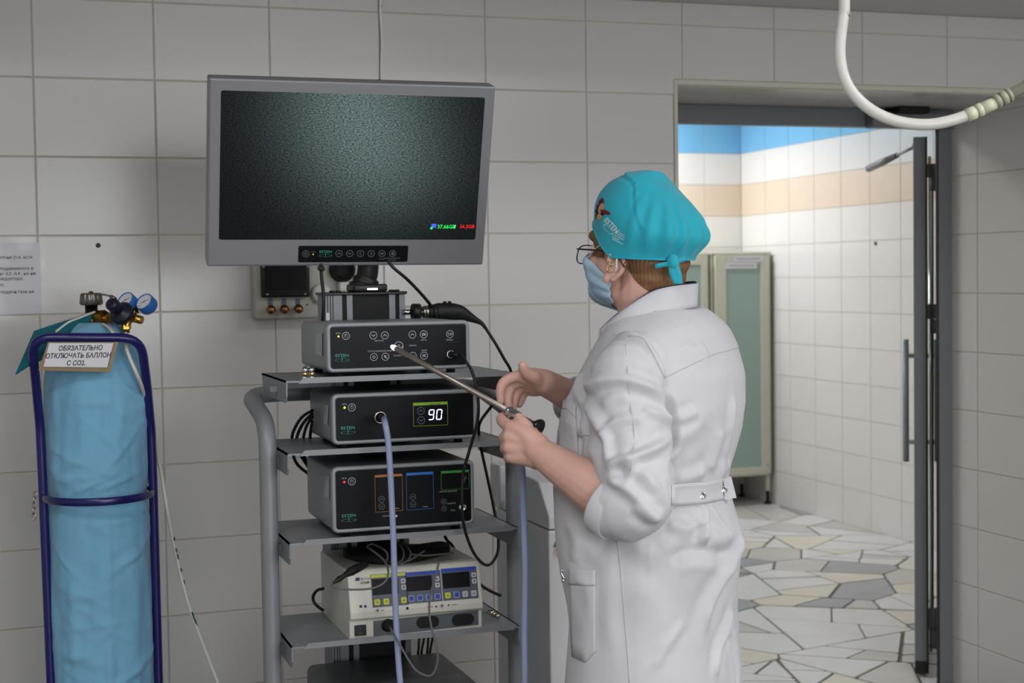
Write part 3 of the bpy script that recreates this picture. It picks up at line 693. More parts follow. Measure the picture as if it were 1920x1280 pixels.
x, y = mpt(610.5, 474); q = MB(); logo(q, TR(MM, x, y, PZ), 0.0275, 1); q.build('logo', [M_icondim, M_teal], cpo)
for s_, px, py in (('СЕТЬ', 587, 473), ('МЕНЮ', 715.5, 486.5), ('ВЫБОР ВХОДНОГО', 735, 485), ('СИГНАЛА', 735, 488.5)):
    x, y = mpt(px, py); MB().text(s_, 0.0036, TR(MM, x, y, PZ+0.0004), 0, align='CENTER').build('caption', M_icondim, cpo)
x, y = mpt(587, 476.5); MB().flat(circle(0.0014, 10, x, y), MM, z=PZ+0.0005).build('power_light', emi('yellow_green_led', (190, 200, 40), 0.8), cpo)
# ------------------------------------------------------------------ devices on the trolley
YF = -1.232
M_side = mat('paper_sticker', (176, 178, 180), 0.6)
M_yled, M_rled = emi('green_led', (205, 225, 40), 2.2), emi('red_led', (235, 35, 35), 1.6)
M_grn, M_org, M_blu, M_lime = mat('green_print', (58, 150, 62), 0.4), mat('orange_print', (176, 110, 34), 0.4), mat('blue_print', (38, 112, 196), 0.4), mat('lime_print', (132, 178, 40), 0.4)
def device(name, label, TL, BR, zsh, backx, cat, panel, M_body=None, feet=True):
    """front face between two measured corners on the plane YF; body runs back"""
    M_body = M_body or M_case
    a, b = onY(*TL, YF), onY(*BR, YF)
    x0, x1, z1, z0 = a.x, b.x, a.z, b.z
    yb = onX(backx[0], backx[1], x0+0.004).y
    d = root(name, ((x0+x1)/2, (YF+yb)/2, zsh), label=label, cat=cat)
    F = frame((0, YF, 0), (1, 0, 0), (0, 0, 1), (0, -1, 0))
    cx, cz = (x0+x1)/2, (z0+z1)/2; w, h = x1-x0, z1-z0
    m = MB()
    # rounded-rectangle sections: front bezel bulges, body behind it is a touch smaller
    secs = [(0.0, 0.0035), (0.0028, 0.001), (-0.004, 0.0), (-0.018, 0.0), (-0.0185, 0.001), (-0.02, 0.0015), (-(yb-YF)+0.004, 0.0015), (-(yb-YF), 0.005)]
    secs = [(0.0005, 0.0085), (0.003, 0.006), (0.0036, 0.0035), (0.002, 0.0008), (-0.003, 0.0), (-0.018, 0.0), (-0.0186, 0.0012), (-0.0195, 0.0012), (-(yb-YF)+0.004, 0.0012), (-(yb-YF), 0.005)]
    n = None; vs = []; fs = []
    for zz, ins in secs:
        P = rrect(w-2*ins, h-2*ins, max(0.011-ins*0.6, 0.003), 4, cx, cz); n = len(P); vs += [(p[0], p[1], zz) for p in P]
    for i in range(len(secs)-1): fs += [[i*n+j, i*n+(j+1) % n, (i+1)*n+(j+1) % n, (i+1)*n+j][::-1] for j in range(n)]
    fs.append(list(range(n))); fs.append([(len(secs)-1)*n+j for j in range(n)][::-1])
    m.add(vs, fs, F, 0, True); m.build('housing', M_body, d)
    p = MB(); ins = 0.0075
    if panel: po = p.prism(rrect(w-2*ins, h-2*ins, 0.005, 4, cx, cz), 0.002, F, z0=0.0002).build('front_panel', M_panel, d)
    else: po = None
    if feet:
        for x in (x0+0.03, x1-0.03):
            for y in (YF+0.03, yb-0.03): MB().lathe([(0.009, zsh), (0.009, z0+0.001)], Matrix.Translation((x, y, 0)), 10).build('foot', M_blackm, d)
    return d, po, F, (x0, x1, z0, z1, yb)
def dp(px, py): p = onY(px, py, YF-0.0025); return p.x, p.z
PF = 0.0026
def put_icons(po, F, lst, r, mats=None):
    for k, px, py in lst:
        x, y = dp(px, py); m = MB(); icon(m, k, r, TR(F, x, y, PF), 0); m.build('button', mats or [M_icon, M_panel], po)
def labels(po, F, lst, size=0.0038):
    for s, px, py in lst: x, y = dp(px, py); MB().text(s, size, TR(F, x, y, PF), align='CENTER').build('caption', M_icon, po)
def led(po, F, px, py, m, r=0.0018):
    x, y = dp(px, py); MB().flat(circle(r, 12, x, y), F, z=PF+0.0003).build('power_light', m, po)
def side_sticker(d, x0, pts):
    P = [onX(px, py, x0-0.0006) for px, py in pts]
    MB().add([(x0-0.0006, p.y, p.z) for p in P], [[0, 1, 2, 3]]).build('side_sticker', M_side, d)
ST = SH[0]+0.003
# camera control unit
d1, p1, F1, e1 = device('camera_control_unit', 'silver camera control unit with round touch buttons on the top shelf', (611, 606), (881, 690), ST, (567, 640), 'medical device', True)
put_icons(p1, F1, [('p', 648.5, 629.5), ('d', 700, 628.5), ('u', 721.5, 628.5), ('u', 773, 627), ('c', 794.5, 626.5), ('v', 843.5, 626), ('s', 701, 669), ('z', 722.5, 668.5), ('d', 774, 667), ('m', 795, 666.5)], 0.0074)
x, y = dp(747.5, 649); m = MB(); icon(m, 'b', 0.0092, TR(F1, x, y, PF)); m.build('button', [M_icon, M_panel], p1)
labels(p1, F1, [('СЕТЬ', 634.5, 626), ('ЯРКОСТЬ', 711, 640), ('ФОТО', 794.5, 638.5), ('РЕЖИМ', 773.5, 649), ('СТОП-КАДР', 700.5, 659.5), ('УВЕЛИЧЕНИЕ', 723, 659), ('БАЛАНС', 746, 667.5), ('МЕНЮ', 795, 658), ('ВИДЕО', 843, 638)])
x, y = dp(641.5, 669); m = MB(); logo(m, TR(F1, x, y, PF), 0.0275, 1); m.build('logo', [M_icon, M_teal], p1)
led(p1, F1, 634.5, 630.5, M_yled)
x, y = dp(849, 641.5); MB().box((x-0.012, y-0.003, 0.002), (x+0.014, y+0.003, 0.004), M=F1, bev=0.0008).build('usb_cover', M_blackm, p1)
x, y = dp(844.5, 664); c = MB(); c.lathe([(0.008, 0.001), (0.008, 0.005), (0.0062, 0.006), (0.0062, 0.001)], TR(F1, x, y), 18); cc_ = c.build('socket_ring', M_chrome, p1)
CC0 = F1 @ V((x, y, 0.0))
side_sticker(d1, e1[0], [(592, 663), (604, 669.5), (604, 623), (592, 626)])
# cold light source
d2, p2, F2, e2 = device('light_source', 'silver light source showing 90, with the pale blue cable plugged into its front', (621, 739), (894.5, 821), SH[1]+0.003, (584, 780), 'medical device', True)
put_icons(p2, F2, [('p', 659.5, 763.5)], 0.0074)
put_icons(p2, F2, [('u', 789, 770), ('d', 789.5, 787.5)], 0.0074, [M_icondim, M_panel])
labels(p2, F2, [('СЕТЬ', 646, 759)]); m = MB(); x, y = dp(652.5, 804.5); logo(m, TR(F2, x, y, PF), 0.0285, 1); m.build('logo', [M_icon, M_teal], p2)
led(p2, F2, 646, 764, M_yled, 0.0021)
def disp(po, F, x0p, x1p, yt, yh, yb, mt, name='display_frame', w=0.0007):
    (xa, za), (xb, zb) = dp(x0p, yb), dp(x1p, yt); zc = dp(x0p, yh)[1]
    zb2 = dp(x0p, yt)[1]; m = MB()
    m.flat([(xa, zc), (xb, zc), (xb, zb2), (xa, zb2)], F, z=PF); m.stroke([(xa, zb2), (xa, za), (xb, za), (xb, zb2)], w, F, z=PF)
    return m.build(name, mt, po)
f2 = disp(p2, F2, 775.5, 839, 755, 760.5, 799, M_lime)
m = MB(); x, y = dp(816, 759.3); m.text('ЯРКОСТЬ', 0.0042, TR(F2, x, y, PF+0.0002), align='CENTER', bold=0.01); m.build('lettering', M_ink, f2)
def seg7(m, x, y, w, h, segs, M, mi=0, z=0.0):
    t = h*0.095; sl = 0.11
    pts = {'a': ((0, h), (w, h)), 'b': ((w, h), (w, h/2)), 'c': ((w, h/2), (w, 0)), 'd': ((0, 0), (w, 0)), 'e': ((0, h/2), (0, 0)), 'f': ((0, h), (0, h/2)), 'g': ((0, h/2), (w, h/2))}
    for s in segs:
        a, b = pts[s]; d = V((b[0]-a[0], b[1]-a[1])).normalized()*t*0.75
        q = [(a[0]+d.x, a[1]+d.y), (b[0]-d.x, b[1]-d.y)]
        m.stroke([(x+p[0]+p[1]*sl, y+p[1]) for p in q], t, M, mi, z)
dm = MB(); x, y = dp(803.5, 786.5); seg7(dm, x, y, 0.0095, 0.0185, 'abcdfg', F2, z=PF); x, y = dp(818.2, 786); seg7(dm, x, y, 0.0095, 0.0185, 'abcdef', F2, z=PF)
dm.build('digits', emi('violet_white_digits', (205, 205, 255), 3.5), p2)
x, y = dp(712.5, 782.3); c = MB(); c.lathe([(0.0128, 0.001), (0.0128, 0.006), (0.011, 0.0075), (0.009, 0.0075), (0.0075, 0.005), (0, 0.005)], TR(F2, x, y), 24); c.build('light_socket', M_steel, p2)
LG0 = F2 @ V((x, y, 0.0))
side_sticker(d2, e2[0], [(606.5, 792), (614, 799), (616, 760), (606, 757)])
# insufflator
d3, p3, F3, e3 = device('insufflator', 'dark fronted device with orange, blue and green outlined displays and red light', (621, 876), (890, 982), SH[2]+0.003, (579, 930), 'medical device', True)
put_icons(p3, F3, [('p', 659.5, 902)], 0.0074)
put_icons(p3, F3, [('u', 715, 935.5), ('d', 715.5, 949), ('u', 774, 931.5), ('d', 774.5, 945)], 0.006, [M_icondim, M_panel])
put_icons(p3, F3, [('o', 832, 940), ('o', 832.5, 953)], 0.0055, [M_icondim, M_panel])
labels(p3, F3, [('СЕТЬ', 645.5, 898)]); labels(p3, F3, [('РАСХОД', 831, 922.5), ('ДАВЛЕНИЕ', 848, 921.5), ('ПОДОГРЕВ', 846, 944.5), ('ПУСК', 849, 957.5), ('СБРОС', 743, 954), ('ПУСК', 798, 951), ('ОБНУЛЕНИЕ', 727, 968)], 0.0034)
x, y = dp(654, 969); m = MB(); logo(m, TR(F3, x, y, PF), 0.0285, 1); m.build('logo', [M_icondim, M_teal], p3)
led(p3, F3, 645.5, 903.5, M_rled, 0.0022)
f = disp(p3, F3, 704, 754, 890.5, 895, 960, M_org); m = MB(); x, y = dp(728, 894.6); m.text('ДАВЛЕНИЕ', 0.0038, TR(F3, x, y, PF+.0002), align='CENTER'); m.build('lettering', M_ink, f)
f = disp(p3, F3, 763, 812, 886.5, 891.5, 956, M_blu); m = MB(); x, y = dp(788, 890.6); m.text('РАСХОД', 0.0038, TR(F3, x, y, PF+.0002), align='CENTER'); m.build('lettering', M_ink, f)
disp(p3, F3, 827.5, 879, 883, 887.5, 918.5, M_grn)
x, y = dp(743, 967); MB().flat(circle(0.0022, 10, x, y), F3, z=PF).build('white_dot', M_white, p3)
x, y = dp(866, 950.5); c = MB(); c.lathe([(0.0085, 0.001), (0.0085, 0.005), (0.007, 0.009), (0.004, 0.010), (0.003, 0.006), (0, 0.006)], TR(F3, x, y), 18); c.build('gas_outlet', M_chrome, p3)
x, y = dp(872, 898); m = MB(); m.stroke([(x-.002, y-.006), (x, y+.004), (x+.002, y+.006)], 0.0012, F3, z=PF); m.stroke([(x-.003, y), (x+.004, y+0.002)], 0.001, F3, z=PF); m.build('figure_symbol', M_icondim, p3)
side_sticker(d3, e3[0], [(606, 931), (617, 935), (617, 893), (606, 891)])
# electrosurgical unit (cream, sloped front)
zs = SH[3]+0.003
a, b = onY(656, 1202, YF), onY(904, 1181, YF)
ex0, ex1, ez0 = a.x, b.x, min(a.z, b.z)
eyb = onX(602, 1090, ex0).y
zt_b = onY(603, 1032, eyb).z; zmid = onY(657, 1162, YF-0.008).z; ztf = onY(657.6, 1069.6, YF+0.012).z
es = root('electrosurgical_unit', ((ex0+ex1)/2, (YF+eyb)/2, zs), label='cream electrosurgical unit with three dark displays, yellow and blue keys', cat='medical device')
M_cream = mat('cream_case', (205, 204, 192), 0.4, var=0.02)
YZ = Matrix(((0, 0, 1, 0), (1, 0, 0, 0), (0, 1, 0, 0), (0, 0, 0, 1)))
m = MB(); pr_ = [(YF, ez0), (YF, zmid-0.004), (YF-0.008, zmid), (YF-0.008, zmid+0.012), (YF+0.011, ztf-0.004), (YF+0.016, ztf), (eyb, zt_b), (eyb, ez0)]
m.prism(pr_, ex1-ex0, Matrix.Translation((ex0, 0, 0)) @ YZ)
eh = m.build('housing', M_cream, es)
mod = eh.modifiers.new('edge', 'BEVEL'); mod.width = 0.0025; mod.segments = 2; mod.limit_method = 'ANGLE'
for x in (ex0+.03, ex1-.03):
    for y in (YF+.03, eyb-.03): MB().lathe([(0.009, zs), (0.009, ez0+.001)], Matrix.Translation((x, y, 0)), 10).build('foot', M_blackm, es)
# sloped panel frame: origin bottom-left
p0, p1_ = V((ex0, YF-0.008, zmid+0.012)), V((ex0, YF+0.011, ztf-0.004))
FE = frame(p0, (1, 0, 0), (p1_-p0), None)
def ep(px, py, off=0.001):
    n = FE.to_3x3() @ V((0, 0, 1)); r = _ray(px, py); t = (p0+n*off-CAM).dot(n)/r.dot(n); q = FE.inverted() @ (CAM+r*t); return q.x, q.y
M_eg_, M_scrdk = mat('slate_print', (84, 88, 104), 0.45), mat('dark_display', (26, 25, 30), 0.35, spec=0.12)
M_ky, M_kb, M_kw = mat('yellow_key', (196, 202, 52), 0.45), mat('blue_key', (36, 72, 184), 0.45), mat('grey_white_key', (182, 184, 190), 0.45)
ESM = [M_eg_, M_scrdk, M_ky, M_kb, M_kw, M_ink]
# inset white face plate
(x0, y0), (x1, y1) = ep(664, 1157), ep(741, 1080)
for bi, (xa, ya, xb, yb_, bar, keys) in enumerate(((697, 1139, 762, 1072, 2, 'yyyy'), (761, 1132, 825, 1068, 3, 'bbbb'), (829.5, 1126, 892.5, 1061, 3, 'ybww'))):
    x0, y0 = ep(xa+2, ya); x1, y1 = ep(xb, yb_+1)[0], ep(xa, yb_+5)[1]
    bp = MB().prism([(x0, y0), (x1, y0), (x1, y1), (x0, y1)], 0.0008, FE, mi=0, z0=0.0002).build('display_block', ESM, es)
    w, h = x1-x0, y1-y0
    q = MB(); q.flat([(x0+.001, y1-.0065), (x1-.001, y1-.0065), (x1-.001, y1-.001), (x0+.001, y1-.001)], FE, bar, 0.0013); q.text({0: 'МОНО', 1: 'МОНО', 2: 'БИ'}[bi], 0.0045, TR(FE, (x0+x1)/2, y1-.0055), 5, align='CENTER', z=0.0015)
    q.build('title_bar', ESM, bp)
    sx1 = x1-0.018 if bi < 2 else x1-0.015
    MB().prism([(x0+.002, y0+.023), (sx1, y0+.023), (sx1, y1-.009), (x0+.002, y1-.009)], 0.0004, FE, 1, 0.001).build('display', ESM, bp)
    for kk, yy in (('u', y1-.0165), ('d', y1-.0285)):
        km = MB(); km.prism(rrect(0.0095, 0.0095, 0.002, 2, (sx1+x1)/2+.001, yy), 0.0018, FE, 4, 0.001)
        s_ = 1 if kk == 'u' else -1; km.flat([((sx1+x1)/2-.0012, yy-.0015*s_), ((sx1+x1)/2+.0032, yy-.0015*s_), ((sx1+x1)/2+.001, yy+.0022*s_)][::s_], FE, 5, 0.003)
        km.build('key', ESM, bp)
    for i, kc in enumerate(keys):
        kx = x0+w*(0.13+0.245*i); km = MB(); km.prism(rrect(0.0112, 0.0115, 0.0022, 2, kx, y0+.0095), 0.002, FE, 4 if kc != 'y' else 2, 0.001)
        km.prism(rrect(0.0092, 0.0095, 0.0018, 2, kx, y0+.0095), 0.0004, FE, {'y': 2, 'b': 3, 'w': 4}[kc], 0.003)
        km.stroke([(kx-.0025, y0+.0085), (kx+.0025, y0+.0085)], 0.0008, FE, 5, 0.0036); km.stroke([(kx, y0+.0085), (kx, y0+.0125)], 0.0008, FE, 5, 0.0036)
        km.build('key', ESM, bp)
q = MB()
for s_, px, py, sz in (('E350M', 684.5, 1094, 0.0062),): x, y = ep(px, py); q.text(s_, sz, TR(FE, x, y), 0, align='CENTER', z=0.0006, bold=0.015)
x, y = ep(666, 1089); q.prism([(x, y), (x+.008, y), (x+.0095, y+.006), (x+.0015, y+.006)], 0.0003, FE, 1, 0.0003); q.text('ФОТЕК', 0.0055, TR(FE, x+.0105, y+.0005), 1, z=0.0006)
for px, py, mi in ((676.5, 1136.5, 0), (685, 1136.5, 1), (764, 1140, 0)): x, y = ep(px, py); q.flat(circle(0.0028, 12, x, y), FE, mi, 0.0006)
for px, py in ((708, 1144), (829, 1135)): x, y = ep(px, py); q.ring(0.0046, 0.0006, FE, 1, 4, 0.0006, x, y); q.flat(circle(0.002, 8, x, y), FE, 1, 0.0006)
for px, py, s_ in ((718, 1145, 'АРГ'), (806, 1138, 'Ножная'), (852, 1134, 'педаль')): x, y = ep(px, py); q.text(s_, 0.0035, TR(FE, x, y), 0, align='CENTER', z=0.0006)
for px, py in ((818, 1136.5), (841, 1134)): x, y = ep(px, py); q.flat(circle(0.0018, 10, x, y), FE, 0, 0.0006)
q.build('lettering', [M_ink, mat('navy_print', (40, 52, 96), 0.5)], es)
FL = frame((0, YF, 0), (1, 0, 0), (0, 0, 1), (0, -1, 0))
def lp(px, py): p = onY(px, py, YF-0.001); return p.x, p.z
(x0, z0), (x1, z1) = lp(662.5, 1194), lp(688, 1168)
m = MB(); m.prism(rrect(x1-x0, z1-z0, 0.002, 2, (x0+x1)/2, (z0+z1)/2), 0.0015, FL, 0); sw = m.build('switch_frame', M_cream, es)
m = MB(); m.prism(rrect((x1-x0)*.84, (z1-z0)*.84, 0.001, 2, (x0+x1)/2, (z0+z1)/2), 0.0035, FL, 0); m.stroke([((x0+x1)/2, (z0+z1)/2+.002), ((x0+x1)/2, (z0+z1)/2+.005)], .0008, FL, 1, 0.0037); m.ring(.0022, .0007, FL, 1, 12, .0037, (x0+x1)/2, (z0+z1)/2-.005); m.build('mains_switch', [M_black, M_icondim], sw)
(x0, z0), (x1, z1) = lp(700.5, 1192), lp(897, 1148); z0, z1 = lp(700, 1193)[1]+0.0, lp(700, 1164)[1]
m = MB(); m.prism([(x0, z0), (x1, z0+.004), (x1, z1+.003), (x0, z1)], 0.0006, FL); sk = m.build('socket_strip', mat('slate_grey_strip', (88, 92, 98), 0.5), es)
for px in (802, 868):
    x, z = lp(px, 1166-(px-802)*0.075); MB().prism(rrect(0.045, 0.022, 0.0108, 5, x, z), 0.0012, FL, z0=0.0004).build('outlet_socket', M_blackm, sk)
x, z = lp(727, 1172); c = MB(); c.lathe([(0.0125, 0.0005), (0.0125, 0.003), (0.009, 0.006), (0.008, 0.018), (0.005, 0.022), (0, 0.022)], TR(FL, x, z), 16); c.build('round_plug', M_blackm, sk)
EP0 = FL @ V((x, z, 0.02))
# lowest dark unit
a, b = onY(575, 1246, -0.985), onY(831, 1223, -0.985)
lz = SH[4]+0.003
lu = root('pump_unit', ((a.x+b.x)/2, -1.11, lz), label='dark grey device with rounded lid on the lowest shelf', cat='medical device')
m = MB(); F = frame((0, -1.235, 0), (1, 0, 0), (0, 0, 1), (0, -1, 0)); w = b.x-a.x; h = a.z-lz-0.006
vs = []; fs = []; secs = [(0.001, 0.006), (0.003, 0.001), (-0.004, 0), (-0.246, 0), (-0.25, 0.004)]
for zz, ins in secs:
    P = rrect(w-2*ins, h-2*ins, 0.014, 5, (a.x+b.x)/2, lz+0.006+h/2); n = len(P); vs += [(p[0], p[1], zz) for p in P]
for i in range(len(secs)-1): fs += [[i*n+j, i*n+(j+1) % n, (i+1)*n+(j+1) % n, (i+1)*n+j][::-1] for j in range(n)]
fs += [list(range(n)), [(len(secs)-1)*n+j for j in range(n)][::-1]]
m.add(vs, fs, F, 0, True).build('housing', mat('dark_grey_case', (92, 94, 97), 0.45, 0.2), lu)
MB().prism(rrect(w-.02, h-.02, 0.006, 3, (a.x+b.x)/2, lz+.006+h/2), 0.004, F).build('front_panel', M_panel, lu)
for x in (a.x+.03, b.x-.03):
    for y in (-1.2, -1.02): MB().lathe([(0.009, lz), (0.009, lz+.007)], Matrix.Translation((x, y, 0)), 10).build('foot', M_blackm, lu)

# ------------------------------------------------------------------ camera head resting in its holder
M_rub = mat('black_rubber', (20, 20, 21), 0.5)
ch = root('endoscope_camera', onY(800, 600, hy), label='black endoscope camera head in the holder beside the column', cat='camera head')
def hp(px, py): return onY(px, py, hy)
ax = (hp(880, 590)-hp(775, 585)).normalized()
def cyl(m, px0, px1, py, r, n=18, mi=0, r2=None): a = hp(px0, py); b = hp(px1, py); m.tube([a, b], [r, r2 or r], n, mi); return m
cyl(MB(), 773, 787, 585, 0.0178).build('holder_disc', M_black, tr)
cyl(MB(), 787, 793, 585, 0.006).build('coupling_neck', M_chrome, ch)
m = MB(); cyl(m, 791, 796, 585, 0.011, r2=0.0138); cyl(m, 796, 804, 585, 0.0138); m.build('coupling_ring', M_steel, ch)
m = MB(); cyl(m, 803, 810, 585, 0.0155); cyl(m, 810, 819, 585, 0.0165); m.build('focus_ring', M_rub, ch)
m = MB()
P = [hp(*p) for p in ((818, 585), (822, 584), (845, 584), (862, 586), (878, 593), (892, 600), (903, 606), (912, 617))]
m.tube(catmull(P, 4), [x for a, b in zip((.0165, .0182, .0185, .0165, .0112, .0068, .0045), (.0182, .0185, .0165, .0112, .0068, .0045, .0034)) for x in [a+(b-a)*k/4 for k in range(4)]]+[.0034], 14, flat=0.8)
m.build('body', M_rub, ch)
for px in (834, 843): MB().lathe([(0.004, 0), (0.004, 0.003), (0, 0.0035)], axis_frame(hp(px, 568), (0, -0.3, 1)), 12).build('button', M_blackm, ch)
# ------------------------------------------------------------------ cables
def cable(name, P, r, m, label, cat='cable', group=None, k=8, n=8, extra=None):
    P = [V(p) for p in P]; o = root(name, P[-1] if P[-1].z < P[0].z else P[0], label=label, cat=cat, group=group)
    MB().tube(catmull(P, k), r, n).build('cable', m, o); return o
D = lambda *L: [at(*p) for p in L]
cam_path = D((911, 616, 3.06), (928, 642, 3.06), (945, 672, 3.07), (957, 693, 3.08), (958, 712, 3.12), (945, 732, 3.13), (918, 766, 3.08), (900, 792, 3.05), (898, 815, 3.1), (903, 845, 3.14), (915, 900, 3.15), (928, 962, 3.15), (934, 1000, 3.13), (933, 1035, 3.08), (920, 1057, 3.02), (905, 1056, 2.96), (886, 1032, 2.9), (871, 990, 2.845), (866, 945, 2.83), (868, 890, 2.83), (879, 848, 2.825), (893, 800, 2.815), (897, 768, 2.81), (894, 730, 2.81), (884, 694, 2.815), (871, 675, 2.82))+[CC0+V((0.012, -0.022, 0)), CC0+V((0, -0.004, 0))]
cc = cable('camera_cable', cam_path, 0.0031, M_rub, 'black camera cable looping from the camera head down to the camera unit socket', k=6)
MB().tube([CC0+V((0, -0.002, 0)), CC0+V((0.001, -0.012, 0)), CC0+V((0.004, -0.02, 0)), CC0+V((0.013, -0.026, -0.004))], [0.0058, 0.0058, 0.0048, 0.0036], 12).build('plug', M_rub, cc)
c = cable('monitor_cable', D((602, 494, 3.06), (603, 520, 3.06), (607, 560, 3.05), (605, 604, 3.06), (604, 640, 3.08)), 0.0036, M_rub, 'black cable with square plug hanging from the left of the monitor')
MB().box((-0.006, -0.005, -0.014), (0.006, 0.005, 0.014), M=frame(at(602.5, 503, 3.06), RT, UP), bev=0.002).build('plug', M_rub, c)
cable('monitor_cable', D((728, 490, 3.06), (738, 502, 3.06), (764, 524, 3.08), (790, 551, 3.13), (806, 570, 3.16), (820, 590, 3.19), (826, 620, 3.2)), 0.0034, M_rub, 'black cable running from under the monitor behind the camera head')
for i, L in enumerate((((586, 769, 3.0), (566, 782, 3.03), (551, 806, 3.06), (547, 826, 3.08), (549, 850, 3.1), (559, 872, 3.12), (584, 892, 3.12)),
                       ((586, 775, 3.0), (570, 791, 3.03), (559, 812, 3.06), (556, 830, 3.1), (565, 855, 3.12), (584, 884, 3.14)),
                       ((586, 781, 3.0), (575, 798, 3.03), (569, 820, 3.08), (568, 845, 3.12), (576, 868, 3.14), (586, 880, 3.14)),
                       ((586, 790, 3.02), (582, 812, 3.05), (582, 840, 3.12), (590, 862, 3.14)))):
    cable('power_cable', D(*L), 0.0032, M_rub, ['outermost', 'second', 'third', 'innermost'][i]+' of four black mains cables looping left of the light source', group='mains cables at the left of the light source')
cable('power_cable', D((606, 1103, 3.0), (594, 1107, 3.02), (587, 1119, 3.03), (591, 1132, 3.03), (606, 1144, 3.02)), 0.0032, M_rub, 'short black cable loop at the left side of the cream electrosurgical unit')
cable('power_cable', D((897, 1092, 3.1), (905, 1099, 3.12), (920, 1108, 3.16), (938, 1116, 3.22)), 0.0034, M_rub, 'black cable running right from behind the cream electrosurgical unit')
cable('power_cable', D((826, 975, 3.2), (832, 998, 3.2), (838, 1012, 3.2), (850, 1026, 3.2), (862, 1060, 3.22)), 0.0034, M_rub, 'black cable hanging below the third shelf behind the cream unit')
for i, px in enumerate((786, 795, 803, 811)):
    cable('power_cable', D((px+1, 1170, 3.2), (px, 1196, 3.2), (px-2-(i % 2)*3, 1225, 3.2), (px-6, 1262, 3.22)), 0.0026, M_rub, ['leftmost', 'second from left', 'third from left', 'rightmost'][i]+' of four thin black cables hanging behind the fourth shelf', group='cables hanging behind the fourth shelf')
# light guide: from the light source down and round to the telescope in the hand
SCP = at(958, 782, 2.56)          # light post of the telescope
M_lg = mat('pale_blue_silicone', (146, 158, 190), 0.45)
lgp = [LG0+V((0, -0.004, 0)), LG0+V((0.001, -0.03, -0.001)), at(722, 793, 2.765)]+D((727.5, 825, 2.76), (731.5, 880, 2.765), (735, 950, 2.77), (738, 1020, 2.77), (740, 1100, 2.77), (744, 1190, 2.77), (751, 1285, 2.77), (765, 1400, 2.77), (800, 1540, 2.75), (870, 1600, 2.72), (945, 1540, 2.68), (977, 1400, 2.66), (984, 1290, 2.65), (983.5, 1190, 2.65), (985, 1080, 2.645), (983, 1000, 2.64), (981, 930, 2.63), (979, 880, 2.62), (972, 840, 2.60), (963, 805, 2.575))+[SCP]
lg = cable('light_guide_cable', lgp, 0.0058, M_lg, 'pale blue light cable from the light source hanging down and up to the hand', k=6, n=12)
MB().tube([LG0+V((0, -0.004, 0)), LG0+V((0, -0.02, 0)), LG0+V((0.001, -0.03, -0.001))], [0.0065, 0.0062, 0.0058], 12).build('plug', M_black, lg)
# electrosurgery: instrument cable, plug and dark pad on the cream unit
yt_ = (YF+eyb)/2
pad = root('rubber_pad', onZ(745, 1045, zt_b), label='black rubber neutral pad lying on the cream electrosurgical unit', cat='pad')
m = MB(); vs = []; n = 36; c0 = V(((ex0+ex1)/2-.005, (YF+eyb)/2+.005, 0)); tz = lambda y: ztf+(zt_b-ztf)*(y-YF-.016)/(eyb-YF-.016)
for i in range(n):
    t = 2*PI*i/n; rr_ = 1+0.1*math.sin(3*t+1); p = c0+V((0.105*rr_*math.cos(t), 0.095*rr_*math.sin(t), 0)); vs.append(V((p.x, p.y, tz(p.y)+.002)))
m.add(vs+[v+V((0, 0, .011+.004*math.sin(k*.9))) for k, v in enumerate(vs)]+[c0+V((0, 0, tz(c0.y)+.017))], [[i, (i+1) % n, n+(i+1) % n, n+i] for i in range(n)]+[[n+i, n+(i+1) % n, 2*n] for i in range(n)]+[list(range(n))[::-1]], None, 0, True)
m.build('pad', M_blackm, pad)
M_gc = mat('grey_cable', (96, 96, 96), 0.45)
ec = cable('electrode_cable', D((624, 1094, 2.72), (621, 1098, 2.715), (634, 1103, 2.71), (665, 1105, 2.71), (700, 1102, 2.71), (722, 1090, 2.715), (728, 1070, 2.73), (720, 1050, 2.80), (700, 1033, 2.86), (688, 1024, 2.9), (700, 1020, 2.92), (722, 1032, 2.88), (727, 1044, 2.85), (722, 1054, 2.82)), 0.0019, M_gc, 'grey electrode cable with black plug dangling over the left of the cream unit')
m = MB(); P = D((621, 1096, 2.722), (629, 1090, 2.727), (636, 1085, 2.732), (645, 1079, 2.74), (658, 1071, 2.75), (671, 1064, 2.765), (686, 1058, 2.79)); m.tube(P, [.0016, .0032, .0055, .0042, .0085, .0082, .006], 12); m.build('plug', M_rub, ec)
for L, lb in ((((750, 1022, 2.93), (757, 1034, 2.87), (755, 1048, 2.83), (745, 1056, 2.80)), 'left loop of thin grey cable on the black pad, beside the pale blue cable'), (((763, 1024, 2.93), (770, 1036, 2.87), (765, 1050, 2.83), (752, 1056, 2.8)), 'middle loop of thin grey cable on the black pad on the cream unit'), (((796, 1032, 2.92), (780, 1043, 2.87), (765, 1052, 2.83)), 'short slanting grey cable on the black pad on the cream unit'), (((770, 1039, 2.9), (800, 1041, 2.92), (842, 1037, 2.95), (850, 1036, 2.96)), 'thin grey cable lying straight across the rear of the black pad')):
    cable('electrode_cable', D(*L), 0.0016, M_gc, lb, group='cable coils on the black pad')
cable('electrode_cable', D((823, 1052, 2.77), (818, 1075, 2.752), (812, 1096, 2.75), (806, 1118, 2.75), (805, 1150, 2.75), (810, 1180, 2.745), (818, 1210, 2.745), (821, 1235, 2.745), (815, 1258, 2.745), (803, 1267, 2.745), (780, 1256, 2.745), (762, 1230, 2.745), (748, 1205, 2.75), (738, 1188, 2.76))+[EP0], 0.0021, M_gc, 'grey cable looping from the round plug of the cream unit below the shelf and up')
